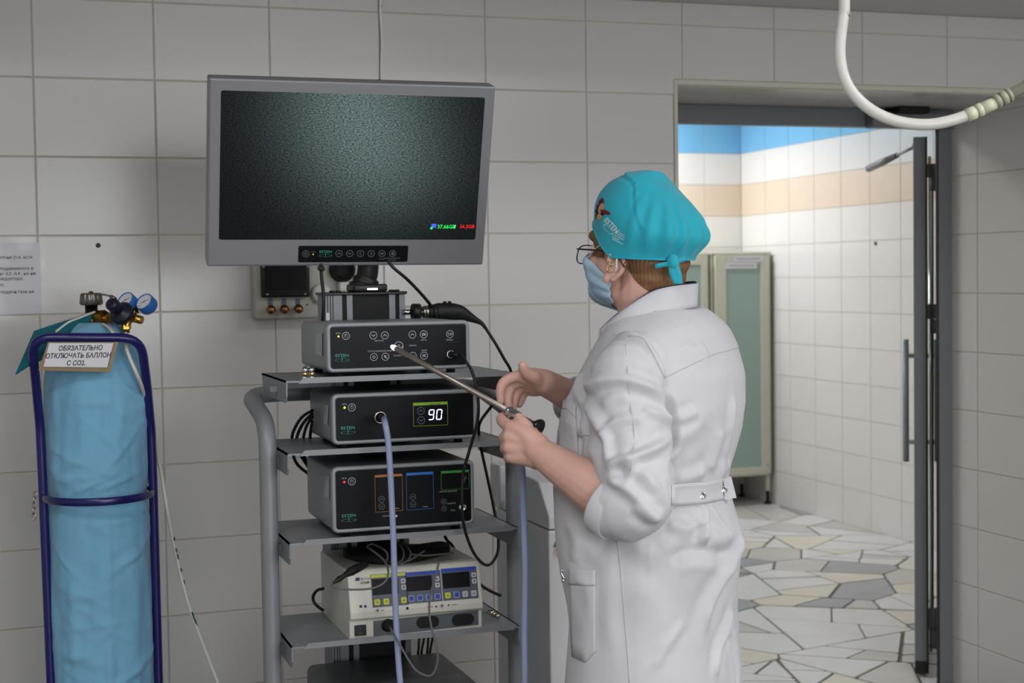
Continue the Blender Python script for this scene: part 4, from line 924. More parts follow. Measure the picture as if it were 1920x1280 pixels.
# small connectors lying on the shelves
M_gold = mat('gold_plated', (196, 176, 128), 0.25, 1.0)
def conn(base, ax_, label, s=1.0):
    o = root('cable_connector', base, label=label, cat='connector'); F = axis_frame(base, ax_)
    MB().lathe([(0.0052*s, 0), (0.0052*s, 0.006*s), (0.0045*s, 0.0065*s), (0.0045*s, 0.013*s), (0.0055*s, 0.0135*s), (0.0055*s, 0.021*s), (0.003*s, 0.0215*s), (0.003*s, 0.024*s), (0, 0.024*s)], F, 14).build('shell', M_chrome, o)
    MB().lathe([(0.006*s, 0.0085*s), (0.0064*s, 0.0095*s), (0.006*s, 0.0105*s), (0.0064*s, 0.0115*s), (0.006*s, 0.0125*s)], F, 14).build('thread', M_gold, o)
zc = SH[0]+0.0085
for (px, py), ax_, lb in (((570, 697), (0.12, 0.1, 1), 'left'), ((585, 696), (-0.05, 0.1, 1), 'right')):
    p = onY(px, py, SY0+0.012); conn(V((p.x, p.y, SH[0]+0.003)), ax_, f'small chrome plug standing on the top shelf, {lb} one of two beside the camera unit', 1.1)
p = onZ(936, 1155, SH[3]+0.010); conn(V((p.x, p.y, SH[3]+0.0085)), (-0.55, 0.45, 0.35), 'small white metal plug lying on the fourth shelf right of the cream unit', 1.05)

# ------------------------------------------------------------------ white machine behind the trolley
M_mw = mat('white_machine', (214, 214, 218), 0.4, var=0.01); M_mg = mat('machine_grey_side', (150, 150, 152), 0.45)
e = onY(1028, 995, -1.02); mx0 = e.x; mx1 = mx0+0.37
fm = root('floor_machine', ((mx0+mx1)/2, -0.75, 0), label='white floor standing machine with warning stickers behind the trolley and the person', cat='machine')
zt0, zt1 = onY(1027, 967, -1.02).z, onX(1009, 905, mx0).z
MX = Matrix.Translation((mx0, 0, 0)) @ YZ
yt0 = onX(1009, 905, mx0).y
m = MB(); m.prism([(-1.02, 0.03), (-1.02, e.z), (-0.66, e.z), (-0.66, 0.03)], mx1-mx0, MX); mb_ = m.build('body', [M_mw], fm)
mod = mb_.modifiers.new('edge', 'BEVEL'); mod.width = 0.004; mod.segments = 2
m = MB(); m.prism([(-1.022, e.z+.002), (-1.022, zt0), (yt0, zt1), (yt0+.03, zt1+.004), (-0.80, zt1+.008), (-0.74, e.z+.03), (-0.70, e.z+.002)], mx1-mx0, MX); ml = m.build('lid', M_mw, fm)
mod = ml.modifiers.new('edge', 'BEVEL'); mod.width = 0.004; mod.segments = 2
zb1, zb2 = onX(942, 876, mx0).z, onX(936, 914, mx0).z
MB().box((mx0, -0.69, e.z), (mx1, -0.62, zb1), bev=0.003).build('rear_console', M_mw, fm)
MB().box((mx0+.01, -0.80, 0.0), (mx1-.01, -0.66, 0.03)).build('foot_plinth', M_blackm, fm)
MB().box((mx0+.01, -1.0, 0.0), (mx1-.01, -0.90, 0.03)).build('foot_plinth', M_blackm, fm)
FMm = frame((0, -1.0246, 0), (1, 0, 0), (0, 0, 1), (0, -1, 0))
def fp(px, py): p = onY(px, py, -1.0246); return p.x, p.z
M_warn, M_no = mat('warning_yellow', (214, 206, 60), 0.5), mat('salmon_print', (206, 160, 128), 0.5)
(x0, z0), (x1, _), (x2, z2) = fp(1040, 1024), fp(1056, 1023), fp(1048, 1006)
m = MB(); m.flat([(x0, z0), (x1, z0), (x2, z2)], FMm, 0, 0.0006); w = x1-x0
ws = m.build('warning_sticker', [M_warn, M_ink], fm)
m = MB(); m.stroke([(x0, z0), (x1, z0), (x2, z2), (x0, z0)], w*.07, FMm, 0, .0009); m.flat([(x2-.0015, z0+.007), (x2+.002, z0+.0075), (x2-.0002, z0+.002)], FMm, 0, .0009); m.flat([(x2+.0002, z2-.0045), (x2+.002, z2-.005), (x2-.0008, z0+.006)], FMm, 0, .0009); m.build('symbol', M_ink, ws)
x, z = fp(1049, 1035); r = (fp(1058, 1035)[0]-fp(1040, 1035)[0])/2
m = MB(); m.ring(r, r*.16, FMm, 0, 24, .0006, x, z); m.stroke([(x-r*.65, z+r*.65), (x+r*.65, z-r*.65)], r*.16, FMm, 0, .0006); m.flat(rrect(r*.9, r*.45, r*.1, 2, x, z), FMm, 0, .0005); m.build('no_sitting_sticker', M_no, fm)
p = onX(1027, 904, mx0+.02); MB().ball((mx0+.055, yt0+.01, zt1+.006), 0.008).build('knob', M_black, fm)

# ------------------------------------------------------------------ gas cylinder, regulator, cart, signs
gc0 = at(184, 900, 3.32); GX, GY, GR = gc0.x, gc0.y, 0.1095
gtop = at(180, 604, 3.32).z
gc = root('gas_cylinder', (GX, GY, 0), label='tall gas cylinder wrapped in a light blue cloth cover', cat='gas cylinder')
M_blcloth = mat('light_blue_nonwoven', (118, 176, 208), 0.75, var=0.03, vscale=14, bump=0.25, bscale=260, sheen=0.2)
rr = random.Random(5); vs = []; na, nz = 120, 240
zc_ = [0.03+(gtop-0.03)*j/nz for j in range(nz+1)]
creases = [(rr.uniform(0.25, 1.2), rr.uniform(-2.6, -0.4), rr.uniform(-1.0, 1.0), rr.uniform(.002, .0048), rr.uniform(0.008, 0.02), rr.uniform(.25, .8)) for _ in range(60)]
creases += [(1.0, -1.85, 0.42, .007, .009, .5), (1.01, -1.15, 0.3, .006, .009, .5), (0.965, -1.5, -0.05, .006, .012, 1.0), (1.02, -2.0, 0.12, .004, .01, .6)]
def cover_r(a, z):
    t = gtop-z
    base = GR*(1.0 if t > 0.16 else math.sqrt(max(0.0, 1-((0.16-t)/0.17)**2))**0.9)
    base = max(base, 0.03)
    # pulled in by the cart's hoop
    base -= 0.006*math.exp(-((z-0.975)/0.028)**2)
    ar = math.atan2(math.sin(a), math.cos(a))
    d = 0.0055*noise.noise(V((math.cos(a)*2.4, math.sin(a)*2.4, z*5.5)))+0.0028*noise.noise(V((math.cos(a)*6, math.sin(a)*6, z*13)))
    fa = -1.42-0.26*(1.3-z)*0.35
    d += 0.0046*math.exp(-abs(ar-fa)/0.05)     # lengthwise crease
    for cz_, ca, sl, am_, wd, ext in creases:
        u = ar-ca; v = z-cz_-sl*u*GR
        if abs(v) < wd*2.5 and abs(u) < ext*1.6: d += am_*math.exp(-(v/wd)**2-(u/ext)**2)*(1-1.2*math.exp(-((v+wd)/wd)**2))
    return base*(1+0)+d
for z in zc_:
    for j in range(na):
        a = 2*PI*j/na; r_ = cover_r(a, z); vs.append((GX+r_*math.cos(a), GY+r_*math.sin(a), z))
m = MB(); fs = [[i*na+j, i*na+(j+1) % na, (i+1)*na+(j+1) % na, (i+1)*na+j] for i in range(nz) for j in range(na)]+[list(range(na))[::-1], [nz*na+j for j in range(na)]]
m.add(vs, fs, None, 0, True).build('cloth_cover', M_blcloth, gc)
MB().lathe([(0.1, 0.0), (0.1, 0.06)], Matrix.Translation((GX, GY, 0)), 28).build('cylinder_foot', M_blackm, gc)
v0 = at(172, 606, 3.32); vt = at(173, 572, 3.32); VX, VY = v0.x, v0.y
M_bron = mat('dark_bronze', (92, 70, 48), 0.35, 1.0, var=0.15, vscale=60)
m = MB(); m.lathe([(0.022, gtop-.02), (0.022, v0.z+.012), (0.014, v0.z+.016), (0.0135, vt.z)], Matrix.Translation((VX, VY, 0)), 18); m.build('valve', M_bron, gc)
wt, wb_ = at(173, 549, 3.32).z, vt.z
m = MB(); n = 72; vs = []
for r0, z in ((0.012, wb_), (0.021, wb_), (0.0255, wb_+.004), (0.0235, wt-.004), (0.021, wt), (0.006, wt), (0.004, wt+.004), (0.0, wt+.0042)):
    for j in range(n):
        a = 2*PI*j/n; g = 1-0.10*(0.5+0.5*math.cos(12*a))**3 if 0.0205 < r0 else 1; vs.append((VX+r0*g*math.cos(a), VY+r0*g*math.sin(a), z))
m.add(vs, [[i*n+j, i*n+(j+1) % n, (i+1)*n+(j+1) % n, (i+1)*n+j] for i in range(7) for j in range(n)], None, 0, True)
m.build('handwheel', mat('grey_cast_handwheel', (128, 124, 118), 0.35, 0.8, var=0.12, vscale=30), gc)
# ties over the cover
M_tie = mat('white_tape', (214, 214, 206), 0.6)
for L in (((178, 584, 3.26), (150, 595, 3.23), (128, 604, 3.215), (104, 622, 3.21)), ((192, 606, 3.27), (204, 614, 3.24), (211, 622, 3.22), (214, 630, 3.215))):
    P = catmull(D(*L), 5); MB().tube(P, 0.0042, 8, flat=0.35, upv=RT).build('tie_tape', M_tie, gc)
# regulator
rg = root('gas_regulator', at(232, 590, 3.25), label='brass gas regulator with navy knob and two blue pressure gauges', cat='regulator')
m = MB(); p = at(181, 596, 3.30); q = at(206, 596, 3.26)
m.tube([p, at(186, 596, 3.29)], 0.0165, 6, smooth=False); m.tube([at(186, 596, 3.29), at(197, 595, 3.275)], 0.0165, 6, smooth=False); m.tube([at(197, 595, 3.275), q], 0.0075, 14)
m.build('inlet_nut', M_brass, rg)
m = MB(); bc = at(233, 590, 3.25)
m.tube([q, at(246, 588, 3.26)], 0.012, 14); m.tube([at(240, 594, 3.27), at(266, 600, 3.26)], [0.009, 0.009], 12); m.tube([at(252, 598, 3.262), at(267, 600, 3.26)], 0.0075, 6, smooth=False)
m.tube([at(240, 598, 3.265), at(236, 614, 3.27), at(236, 624, 3.27)], [0.0105, 0.0085, 0.0085], 12); m.tube([at(236, 609, 3.27), at(236, 617, 3.27)], 0.011, 6, smooth=False)
m.tube([at(243, 588, 3.27), at(257, 581, 3.28)], 0.008, 12); m.build('body', M_brass, rg)
kn = (at(220, 574, 3.17)-at(234, 592, 3.26)).normalized()
kn = (-FW*0.80 + UP*0.50 - RT*0.33).normalized()
m = MB(); F = axis_frame(at(231, 590, 3.255), kn)
m.lathe([(0.0, 0.0), (0.0265, 0.0), (0.0265, 0.010), (0.022, 0.014), (0.012, 0.016), (0.012, 0.026), (0.0145, 0.028), (0.0145, 0.046), (0.012, 0.05), (0, 0.05)], F, 24)
m.build('adjusting_knob', mat('navy_knob', (26, 28, 46), 0.4), rg)
m = MB(); P = D((190, 551, 3.27), (203, 554, 3.25), (211, 555, 3.24), (214, 560, 3.23)); m.tube(P, 0.0022, 8); m.tube([at(208, 556, 3.235), at(216, 561, 3.23)], 0.005, 8); m.build('spindle', M_steel, rg)
M_gblue = mat('gauge_blue', (42, 104, 178), 0.35); M_dial = mat('gauge_dial', (226, 226, 232), 0.4)
gn = (-FW*0.72 + UP*0.52 - RT*0.38).normalized()
for px, py, dd_, big in ((237, 564, 3.28, 0.0205), (272, 567, 3.27, 0.0208)):
    F = axis_frame(at(px, py, dd_), gn)
    g = MB().lathe([(0, -0.020), (big*.9, -0.020), (big, -0.016), (big, 0.004), (big*.93, 0.006), (big*.9, 0.003), (0, 0.003)], F, 28).build('gauge', M_gblue, rg)
    # dial frame upright in the gauge plane
    up_ = (UP - gn*UP.dot(gn)).normalized(); rt_ = up_.cross(gn); GF = frame(at(px, py, dd_)+gn*0.0034, rt_, up_, gn)
    MB().flat(circle(big*.89, 28), GF).build('dial', M_dial, g)
    m = MB(); m.stroke([(-big*.15, -big*.55), (-big*.5, -big*.62)], .0012, GF, 1, .0005)
    for k in range(11):
        a = math.radians(225-27*k); m.stroke([(big*.72*math.cos(a), big*.72*math.sin(a)), (big*.82*math.cos(a), big*.82*math.sin(a))], .0007, GF, 0, .0004)
    m.stroke([(-big*.35, -big*.22), (big*.45, big*.3)], .0013, GF, 0, .0006); m.flat(circle(.002, 10), GF, 0, .0007); m.build('needle', [M_ink, mat('red_scale_mark', (176, 70, 84), 0.5)], g)
# cart
M_navy = mat('navy_enamel', (26, 25, 92), 0.3, coat=0.2)
YC_ = GY-0.03
ct_ = root('cylinder_cart', (GX, GY, 0), label='navy blue tubular cylinder cart holding the wrapped gas cylinder', cat='cart')
def cpnt(px, py, dy=0.0): return onY(px, py, YC_+dy)
L_ = [cpnt(95.5, 1280), cpnt(80, 905), cpnt(75, 800), cpnt(72, 770, -.015), cpnt(67.5, 720, -.04), cpnt(58.5, 632, -.095)]
R_ = [cpnt(264, 633, -.095), cpnt(275.5, 720, -.04), cpnt(280, 770, -.015), cpnt(283.5, 805), cpnt(287, 905), cpnt(297.5, 1280)]
lo0 = L_[0]+(L_[0]-L_[1])*1.75; lo1 = R_[-1]+(R_[-1]-R_[-2])*1.75
lo0.z = lo1.z = 0.11; lo0.x = L_[0].x+.005; lo1.x = R_[-1].x+.005
P = round_path([lo0]+L_+R_+[lo1], 0.045, 7)
MB().tube(P, 0.0098, 14).build('frame_tube', M_navy, ct_)
hz_ = cpnt(80, 932).z; A, B = V((cpnt(80, 932).x, YC_, hz_)), V((cpnt(287, 918).x, YC_, hz_))
mid = (A+B)/2; P = [A+V((.0, 0, 0))]+[V((mid.x+(A.x-mid.x)*math.cos(t), YC_-0.125*math.sin(t), hz_)) for t in [PI*i/14 for i in range(1, 14)]]+[B]
m = MB(); m.tube(P, 0.0085, 12, flat=0.45, upv=(0, 0, 1)); m.build('hoop', M_navy, ct_)
m = MB()
P = [V((mid.x+(A.x-mid.x)*1.0*math.cos(t), YC_+0.19*math.sin(t), hz_)) for t in [PI*i/14 for i in range(15)]]; m.tube(P, 0.006, 10); m.build('rear_hoop', M_navy, ct_)
for X in (A, B): MB().lathe([(0.0075, -0.006), (0.0075, 0.010), (0.003, 0.012), (0.003, 0.016), (0, 0.016)], axis_frame(X+V((0, 0, 0.012)), (0, 0, 1)), 10).build('hoop_bolt', M_navy, ct_)
chn = [at(64+dx, y, 3.14) for dx, y in ((2, 928), (0.5, 937), (0, 947), (-0.6, 957), (-0.2, 968))]
for i, p in enumerate(chn):
    F = frame(p, RT if i % 2 == 0 else FW, UP)
    Q = [F @ V((0.0038*math.cos(t), 0.0078*math.sin(t), 0)) for t in [2*PI*k/14 for k in range(15)]]
    MB().tube(Q, 0.0012, 6, caps=False).build('chain_link', M_steel, ct_)
m = MB(); m.box((GX-.15, GY-.16, .05), (GX+.15, GY+.12, .062), bev=.003); m.build('base_plate', M_navy, ct_)
ma = MB().tube([(GX-.17, GY+.10, .075), (GX+.17, GY+.10, .075)], 0.01, 10); ma.build('axle', M_navy, ct_)
for x in (GX-.175, GX+.175): MB().tube([(x-.017, GY+.10, .075), (x+.017, GY+.10, .075)], 0.075, 24).build('wheel', M_blackm, ct_)
for x in (lo0, lo1): MB().tube([x+V((0, 0, .0)), V((x.x, x.y+.02, .055))], 0.0095, 12).build('frame_foot', M_navy, ct_)
# hanging sign
SY_ = YC_-0.105
def sp_(px, py): return onY(px, py, SY_)
TLs, TRs, BRs, BLs = sp_(90, 641), sp_(222, 641), sp_(206, 697.5), sp_(72, 694)
sg = root('warning_sign', (BLs+BRs)/2, label='white Cyrillic warning sign in a gilt frame on the cylinder cart', cat='sign')
FS = frame((0, SY_, 0), (1, 0, 0), (0, 0, 1), (0, -1, 0))
m = MB(); m.prism([(p.x, p.z) for p in (BLs, BRs, TRs, TLs)], 0.006, FS, z0=-0.004); m.build('gilt_frame', mat('dull_gold', (124, 106, 76), 0.45, 0.25, var=0.08, vscale=40), sg)
Q = [sp_(*p) for p in ((81.5, 687.5), (201, 689), (213, 643), (92, 643))]
m = MB(); m.prism([(p.x, p.z) for p in Q], 0.001, FS, z0=0.002); m.build('paper', M_paper, sg)
m = MB(); m.stroke([(Q[0].x, Q[0].z), (Q[1].x, Q[1].z), (Q[2].x, Q[2].z)], 0.0008, FS, 0, 0.0032)
for s_, px, py, sz in (('ОБЯЗАТЕЛЬНО', 150.5, 656.5, .0142), ('ОТКЛЮЧАТЬ БАЛЛОН', 146.5, 670.5, .0142), ('С СО2.', 142, 684.5, .0142)):
    p = sp_(px, py); m.text(s_, sz, TR(FS, p.x, p.z) @ Matrix.Rotation(-0.012, 4, 'Z'), 0, align='CENTER', italic=0.22, bold=0.022, z=0.0034, sx=.84)
m.build('lettering', M_ink, sg)
# teal folder hanging behind
tf = root('folder', at(90, 690, 3.3), label='teal folder with pale spine hanging behind the cart frame', cat='folder')
P = [at(64, 622, 3.24), at(178, 584, 3.30), at(150, 640, 3.24), at(52, 688, 3.18), at(29, 703, 3.17)]
n_ = (P[4]-P[0]).cross(P[1]-P[0]).normalized()*0.004
m = MB(); k = len(P); m.add(P+[p+n_ for p in P], [list(range(k)), list(range(k, 2*k))[::-1]]+[[i, (i+1) % k, k+(i+1) % k, k+i][::-1] for i in range(k)]); m.build('cover', mat('teal_card', (16, 98, 112), 0.5), tf)
m = MB(); Pq = D((64, 623, 3.236), (62, 628, 3.235), (110, 607, 3.26), (178, 587, 3.295), (178, 583, 3.295), (105, 602, 3.26)); m.add(Pq+[p+FW*.004 for p in Pq], [list(range(6)), list(range(6, 12))[::-1]]+[[i, (i+1) % 6, 6+(i+1) % 6, 6+i][::-1] for i in range(6)]); m.build('spine', mat('pale_spine', (170, 164, 160), 0.5), tf)
# white gas tube from the regulator down to the right
gt = cable('gas_tube', D((236, 624, 3.262), (235, 645, 3.235), (242, 668, 3.222), (256, 700, 3.225), (265, 722, 3.25), (272, 748, 3.295), (280, 785, 3.33), (292, 835, 3.35), (303, 890, 3.36), (312, 945, 3.35), (326, 1020, 3.37), (341, 1085, 3.36), (356, 1140, 3.33), (378, 1200, 3.28), (408, 1278, 3.2), (430, 1340, 3.15), (450, 1480, 3.05)), 0.0042, mat('milky_tube', (206, 205, 198), 0.3), 'milky white gas tube running from the regulator down the wall', k=6)
m = MB()
for i, (px, py) in enumerate(((327, 1010), (331, 1032), (334, 1045), (340, 1068), (345.5, 1092), (349, 1108), (353, 1122))):
    p = at(px, py, 3.355); F = frame(p, (at(px+4.5, py+20, 3.35)-p), RT); m.box((-0.004-(i % 3)*.002, -0.0016, -.0003), (0.004, 0.0016, 0.0003), M=F)
p = at(361, 1150, 3.31); F = frame(p, (at(371, 1178, 3.3)-p), UP); m.text('МЕДИЦИНСКИЙ', 0.0052, F @ Matrix.Translation((-0.004, -.002, 0.0002)), sx=.8) if False else m.box((-.004, -.002, -.0004), (.030, .002, .0004), M=F)
m.build('tube_marking', mat('dark_green_print', (40, 62, 66), 0.6), gt)

# ------------------------------------------------------------------ hanging hose, top right
ho = root('ceiling_hose', at(1720, 240, 2.4), label='thick milky white hose hanging in a loop from the ceiling at top right', cat='hose')
M_hose = mat('milky_hose', (214, 213, 206), 0.32, sss=0.0)
P0 = D((1583, 0, 2.4), (1581, 30, 2.4), (1576, 70, 2.4), (1575, 105, 2.4), (1581, 140, 2.4), (1597, 172, 2.4), (1625, 200, 2.4), (1660, 220, 2.4), (1700, 231, 2.4), (1745, 233, 2.4), (1790, 224, 2.4), (1826, 211, 2.4))
up0 = V((P0[0].x, P0[0].y, CEIL)); P = catmull([up0, P0[0]+V((0, 0, .25))]+P0, 6)
MB().tube(P, 0.0092, 16).build('hose', M_hose, ho)
M_fit = mat('ivory_fitting', (204, 204, 178), 0.4)
a, b = at(1826, 211, 2.4), at(1868, 192, 2.4); d_ = (b-a)
m = MB(); m.tube([a-d_*.35, a+d_*.05], 0.0108, 16); m.tube([a+d_*.05, a+d_*.12], 0.0088, 16); m.tube([a+d_*.12, a+d_*.35], 0.0108, 16); m.tube([a+d_*.35, a+d_*1.0], [0.0108, 0.0094], 16); m.build('fitting', M_fit, ho)
m = MB(); c0 = at(1868, 191, 2.4); c1 = at(1892, 178, 2.4); dd2 = c1-c0
for k, (t0, t1, r_) in enumerate(((-.1, .25, .0112), (.25, .35, .0094), (.35, .75, .0118), (.75, .85, .0094), (.85, 1.1, .0115))): m.tube([c0+dd2*t0, c0+dd2*t1], r_, 14)
m.build('sleeve', mat('aged_plastic_sleeve', (160, 156, 138), 0.5, var=.1, vscale=60), ho)
P = catmull(D((1893, 177.5, 2.4), (1906, 172, 2.4), (1925, 160, 2.4), (1950, 130, 2.4), (1962, 60, 2.4), (1966, -40, 2.4))+[V((at(1966, -40, 2.4).x, at(1966, -40, 2.4).y, CEIL))], 40)
m = MB(); m.tube(P, [0.0088+0.0014*(1 if (i//2) % 2 else -1) for i in range(len(P))], 12, smooth=False); m.build('corrugated_hose', mat('grey_corrugated', (176, 172, 160), 0.45), ho)
# ------------------------------------------------------------------ telescope in the hand
import numpy as np
from mathutils.bvhtree import BVHTree
SA, SB = at(737, 650.5, 2.72), at(1000, 796, 2.515)
sdir = (SB-SA).normalized(); slen = (SB-SA).length
SF = axis_frame(SA, sdir)
def sl(px, py): r = _ray(px, py); n = sdir.cross(r).cross(r); return (CAM-SA).dot(n)/sdir.dot(n)     # length along the scope seen at a pixel
tel = root('telescope', at(960, 778, 2.54), label='long steel rigid telescope with glowing tip and black eyepiece held in the hand', cat='telescope')
l_c = sl(952, 772); l_b = sl(968, 781)
MB().lathe([(0.0046, 0.006), (0.0050, 0.008), (0.0050, l_c)], SF, 16).build('shaft', mat('satin_steel', (158, 150, 142), 0.34, 0.85), tel)
MB().lathe([(0.0010, -0.006), (0.0034, -0.003), (0.0047, 0.001), (0.0050, 0.008), (0.0046, 0.009)], SF, 16).build('light_tip', emi('violet_white_glow', (196, 172, 255), 5.0), tel)
MB().lathe([(0.0052, l_c-.002), (0.0085, l_c), (0.0088, l_c+.004), (0.0072, l_c+.006), (0.0082, l_c+.008), (0.0082, l_b+.004), (0.006, l_b+.008)], SF, 18).build('collar', M_chrome, tel)
pd_ = (UP*0.75-FW*0.55).normalized(); pb = SA+sdir*(l_c+.012); 
MB().lathe([(0.0058, 0.002), (0.0058, 0.012), (0.0045, 0.0135), (0.0045, 0.018)], axis_frame(SA+sdir*(l_c+.004), -UP), 14).build('light_post', M_chrome, tel)
MB().lathe([(0.006, l_b+.004), (0.0058, slen-.006), (0.0065, slen)], SF, 16).build('rear_tube', mat('dark_steel', (120, 120, 124), 0.3, 0.9), tel)
MB().lathe([(0.0066, slen-.002), (0.0078, slen+.001), (0.0132, slen+.0075), (0.0148, slen+.0105), (0.0148, slen+.0135), (0.0120, slen+.0145), (0.006, slen+.012), (0, slen+.012)], SF, 24).build('eyepiece', mat('gloss_black', (16, 16, 19), 0.18), tel)

# ------------------------------------------------------------------ person
PB = at(1235, 800, 2.6)
per = root('person', (PB.x, PB.y, 0), label='person in white coat, turquoise cap and face mask aiming a telescope at the trolley', cat='person')
A_ = V((RT.x, RT.y, 0)).normalized(); B_ = V((FW.x, FW.y, 0)).normalized(); U_ = V((0, 0, 1))
M_skin = mat('skin', (216, 172, 156), 0.5, var=0.03, vscale=30, bump=0.08, bscale=240, sss=0.12)
M_coat = mat('white_coat_cotton', (200, 199, 204), 0.75, var=0.008, bump=0.12, bscale=700, sheen=0.15)
M_coat2 = MATS['white_coat_cotton']
M_navyc = mat('navy_lining', (30, 32, 52), 0.8)
M_hair = mat('light_brown_hair', (124, 90, 60), 0.45, var=0.14, vscale=90, bump=0.4, bscale=160)
M_cap = mat('turquoise_cotton', (26, 166, 186), 0.75, var=0.02, bump=0.1, bscale=600, sheen=0.2)
M_mask = mat('pale_blue_mask', (176, 206, 228), 0.7, bump=0.15, bscale=300)
def evaluated(mb, voxel, smooth, it):
    o = bpy.data.objects.new('work_mesh', mb.mesh('work_mesh', M_skin)); COL.objects.link(o)
    r = o.modifiers.new('r', 'REMESH'); r.mode = 'VOXEL'; r.voxel_size = voxel; r.adaptivity = 0
    if it: s = o.modifiers.new('s', 'SMOOTH'); s.factor = smooth; s.iterations = it
    dg = bpy.context.evaluated_depsgraph_get(); me = bpy.data.meshes.new_from_object(o.evaluated_get(dg))
    bpy.data.objects.remove(o); return me
def arrays(me):
    v = np.empty(len(me.vertices)*3); me.vertices.foreach_get('co', v); n = np.empty(len(me.vertices)*3); me.vertices.foreach_get('normal', n)
    return v.reshape(-1, 3), n.reshape(-1, 3)
def finish(me, name, m, parent, **tags):
    W = wm(parent).inverted(); me.transform(W); me.materials.clear(); me.materials.append(m); me.name = name
    me.polygons.foreach_set('use_smooth', [True]*len(me.polygons)); me.update()
    o = bpy.data.objects.new(name, me); COL.objects.link(o); o.parent = parent; WM[o.name] = wm(parent); return tag(o, **tags)
def bvh_of(me): return BVHTree.FromPolygons([v.co.copy() for v in me.vertices], [list(p.vertices) for p in me.polygons])
def chain(mb, pts, n=14):
    """tapered limb: points (P, r) with ball ends"""
    P = [p for p, r in pts]; R = [r for p, r in pts]
    k = 4; PP = catmull(P, k); RR = [R[i]+(R[i+1]-R[i])*j/k for i in range(len(R)-1) for j in range(k)]+[R[-1]]
    mb.tube(PP, RR, n); mb.ball(P[0], R[0]*0.995, n=12); mb.ball(P[-1], R[-1]*0.995, n=12)
# head frame
yawh, pit = math.radians(46), math.radians(13)
f0 = -A_*math.cos(yawh)+B_*math.sin(yawh); l0 = -A_*math.sin(yawh)-B_*math.cos(yawh)
hf = f0*math.cos(pit)+U_*math.sin(pit); hu = U_*math.cos(pit)-f0*math.sin(pit); hl = l0
HO = at(1203, 482, 2.6)
HM = Matrix(((hf.x, hl.x, hu.x, HO.x), (hf.y, hl.y, hu.y, HO.y), (hf.z, hl.z, hu.z, HO.z), (0, 0, 0, 1)))   # local: x front, y her left, z up
H = lambda x, y, z: HM @ V((x, y, z))
bd = MB()
def ell(c, sc): bd.ball((0, 0, 0), 1.0, HM @ Matrix.Translation(V(c)) @ Matrix.Diagonal((sc[0], sc[1], sc[2], 1)), n=28)
ell((0.001, 0, 0.034), (0.086, 0.076, 0.088)); ell((0.030, 0, -0.028), (0.060, 0.062, 0.068)); ell((0.050, 0, -0.066), (0.036, 0.040, 0.036))
ell((0.072, 0, -0.084), (0.020, 0.022, 0.016)); ell((0.012, 0, -0.05), (0.055, 0.058, 0.048)); ell((0.066, 0, 0.022), (0.026, 0.056, 0.018))
ell((0.060, 0.034, -0.024), (0.024, 0.026, 0.024)); ell((0.060, -0.034, -0.024), (0.024, 0.026, 0.024))
ell((0.088, 0, -0.052), (0.012, 0.024, 0.010)); ell((0.086, 0, -0.060), (0.011, 0.020, 0.008))
bd.tube([H(0.086, 0, 0.010), H(0.096, 0, -0.012), H(0.106, 0, -0.030), H(0.098, 0, -0.038)], [0.008, 0.009, 0.0115, 0.008], 12)
for s in (1, -1):
    bd.ball((0, 0, 0), 1.0, HM @ Matrix.Translation((0.100, s*0.010, -0.034)) @ Matrix.Diagonal((0.009, 0.007, 0.007, 1)), n=12)
    E = HM @ Matrix.Translation((-0.008, s*0.0745, -0.014)) @ Matrix.Rotation(s*0.35, 4, 'Z') @ Matrix.Rotation(-0.15, 4, 'Y')
    bd.ball((0, 0, 0), 1.0, E @ Matrix.Diagonal((0.0155, 0.0055, 0.025, 1)), n=16)
    bd.ball((0, 0, 0), 1.0, E @ Matrix.Translation((0.006, 0, -0.024)) @ Matrix.Diagonal((0.009, 0.005, 0.010, 1)), n=12)
    bd.tube(catmull([E @ V(p) for p in ((0.012, s*0.004, 0.004), (0.010, s*0.006, 0.018), (-0.004, s*0.007, 0.023), (-0.016, s*0.007, 0.014), (-0.016, s*0.007, -0.006), (-0.004, s*0.005, -0.024))], 5), 0.0042, 8)
# neck, hidden core, legs
nb_ = at(1238, 585, 2.6)
chain(bd, [(H(-0.022, 0, -0.030), 0.056), (H(-0.030, 0, -0.075), 0.054), (nb_, 0.059), (at(1245, 640, 2.6), 0.075)], 20)
chain(bd, [(at(1240, 650, 2.6), 0.08), (at(1225, 800, 2.6), 0.09), (at(1220, 940, 2.6), 0.09), (at(1220, 1080, 2.6), 0.10)], 18)
st = A_*0.5+B_*0.866      # torso: her right
for s in (-1, 1):
    hp_ = at(1222, 1080, 2.6)+st*(0.085*s); kn_ = V((hp_.x, hp_.y, 0.47)); an = V((hp_.x+A_.x*.02, hp_.y+A_.y*.02, 0.09))
    chain(bd, [(hp_, 0.085), ((hp_+kn_)/2, 0.075), (kn_, 0.052), (kn_*0.6+an*0.4+A_*.012, 0.054), (an, 0.036)], 16)
    ft = -A_*0.866+B_*0.5; chain(bd, [(an+V((0, 0, -.035)), 0.034), (an+ft*0.09+V((0, 0, -.052)), 0.030)], 12)
# left arm: shoulder, elbow, wrist
LS, LE, LW_ = at(1172, 705, 2.45), at(1190, 942, 2.372), at(1021, 853, 2.478)
chain(bd, [(at(1225, 690, 2.58), 0.05), (LS, 0.045), ((LS+LE)/2, 0.043), (LE, 0.040)], 16)
chain(bd, [(LE, 0.040), (at(1140, 930, 2.40), 0.0425), (at(1100, 905, 2.425), 0.0395), (at(1055, 877, 2.455), 0.031), (LW_, 0.0255)], 18)
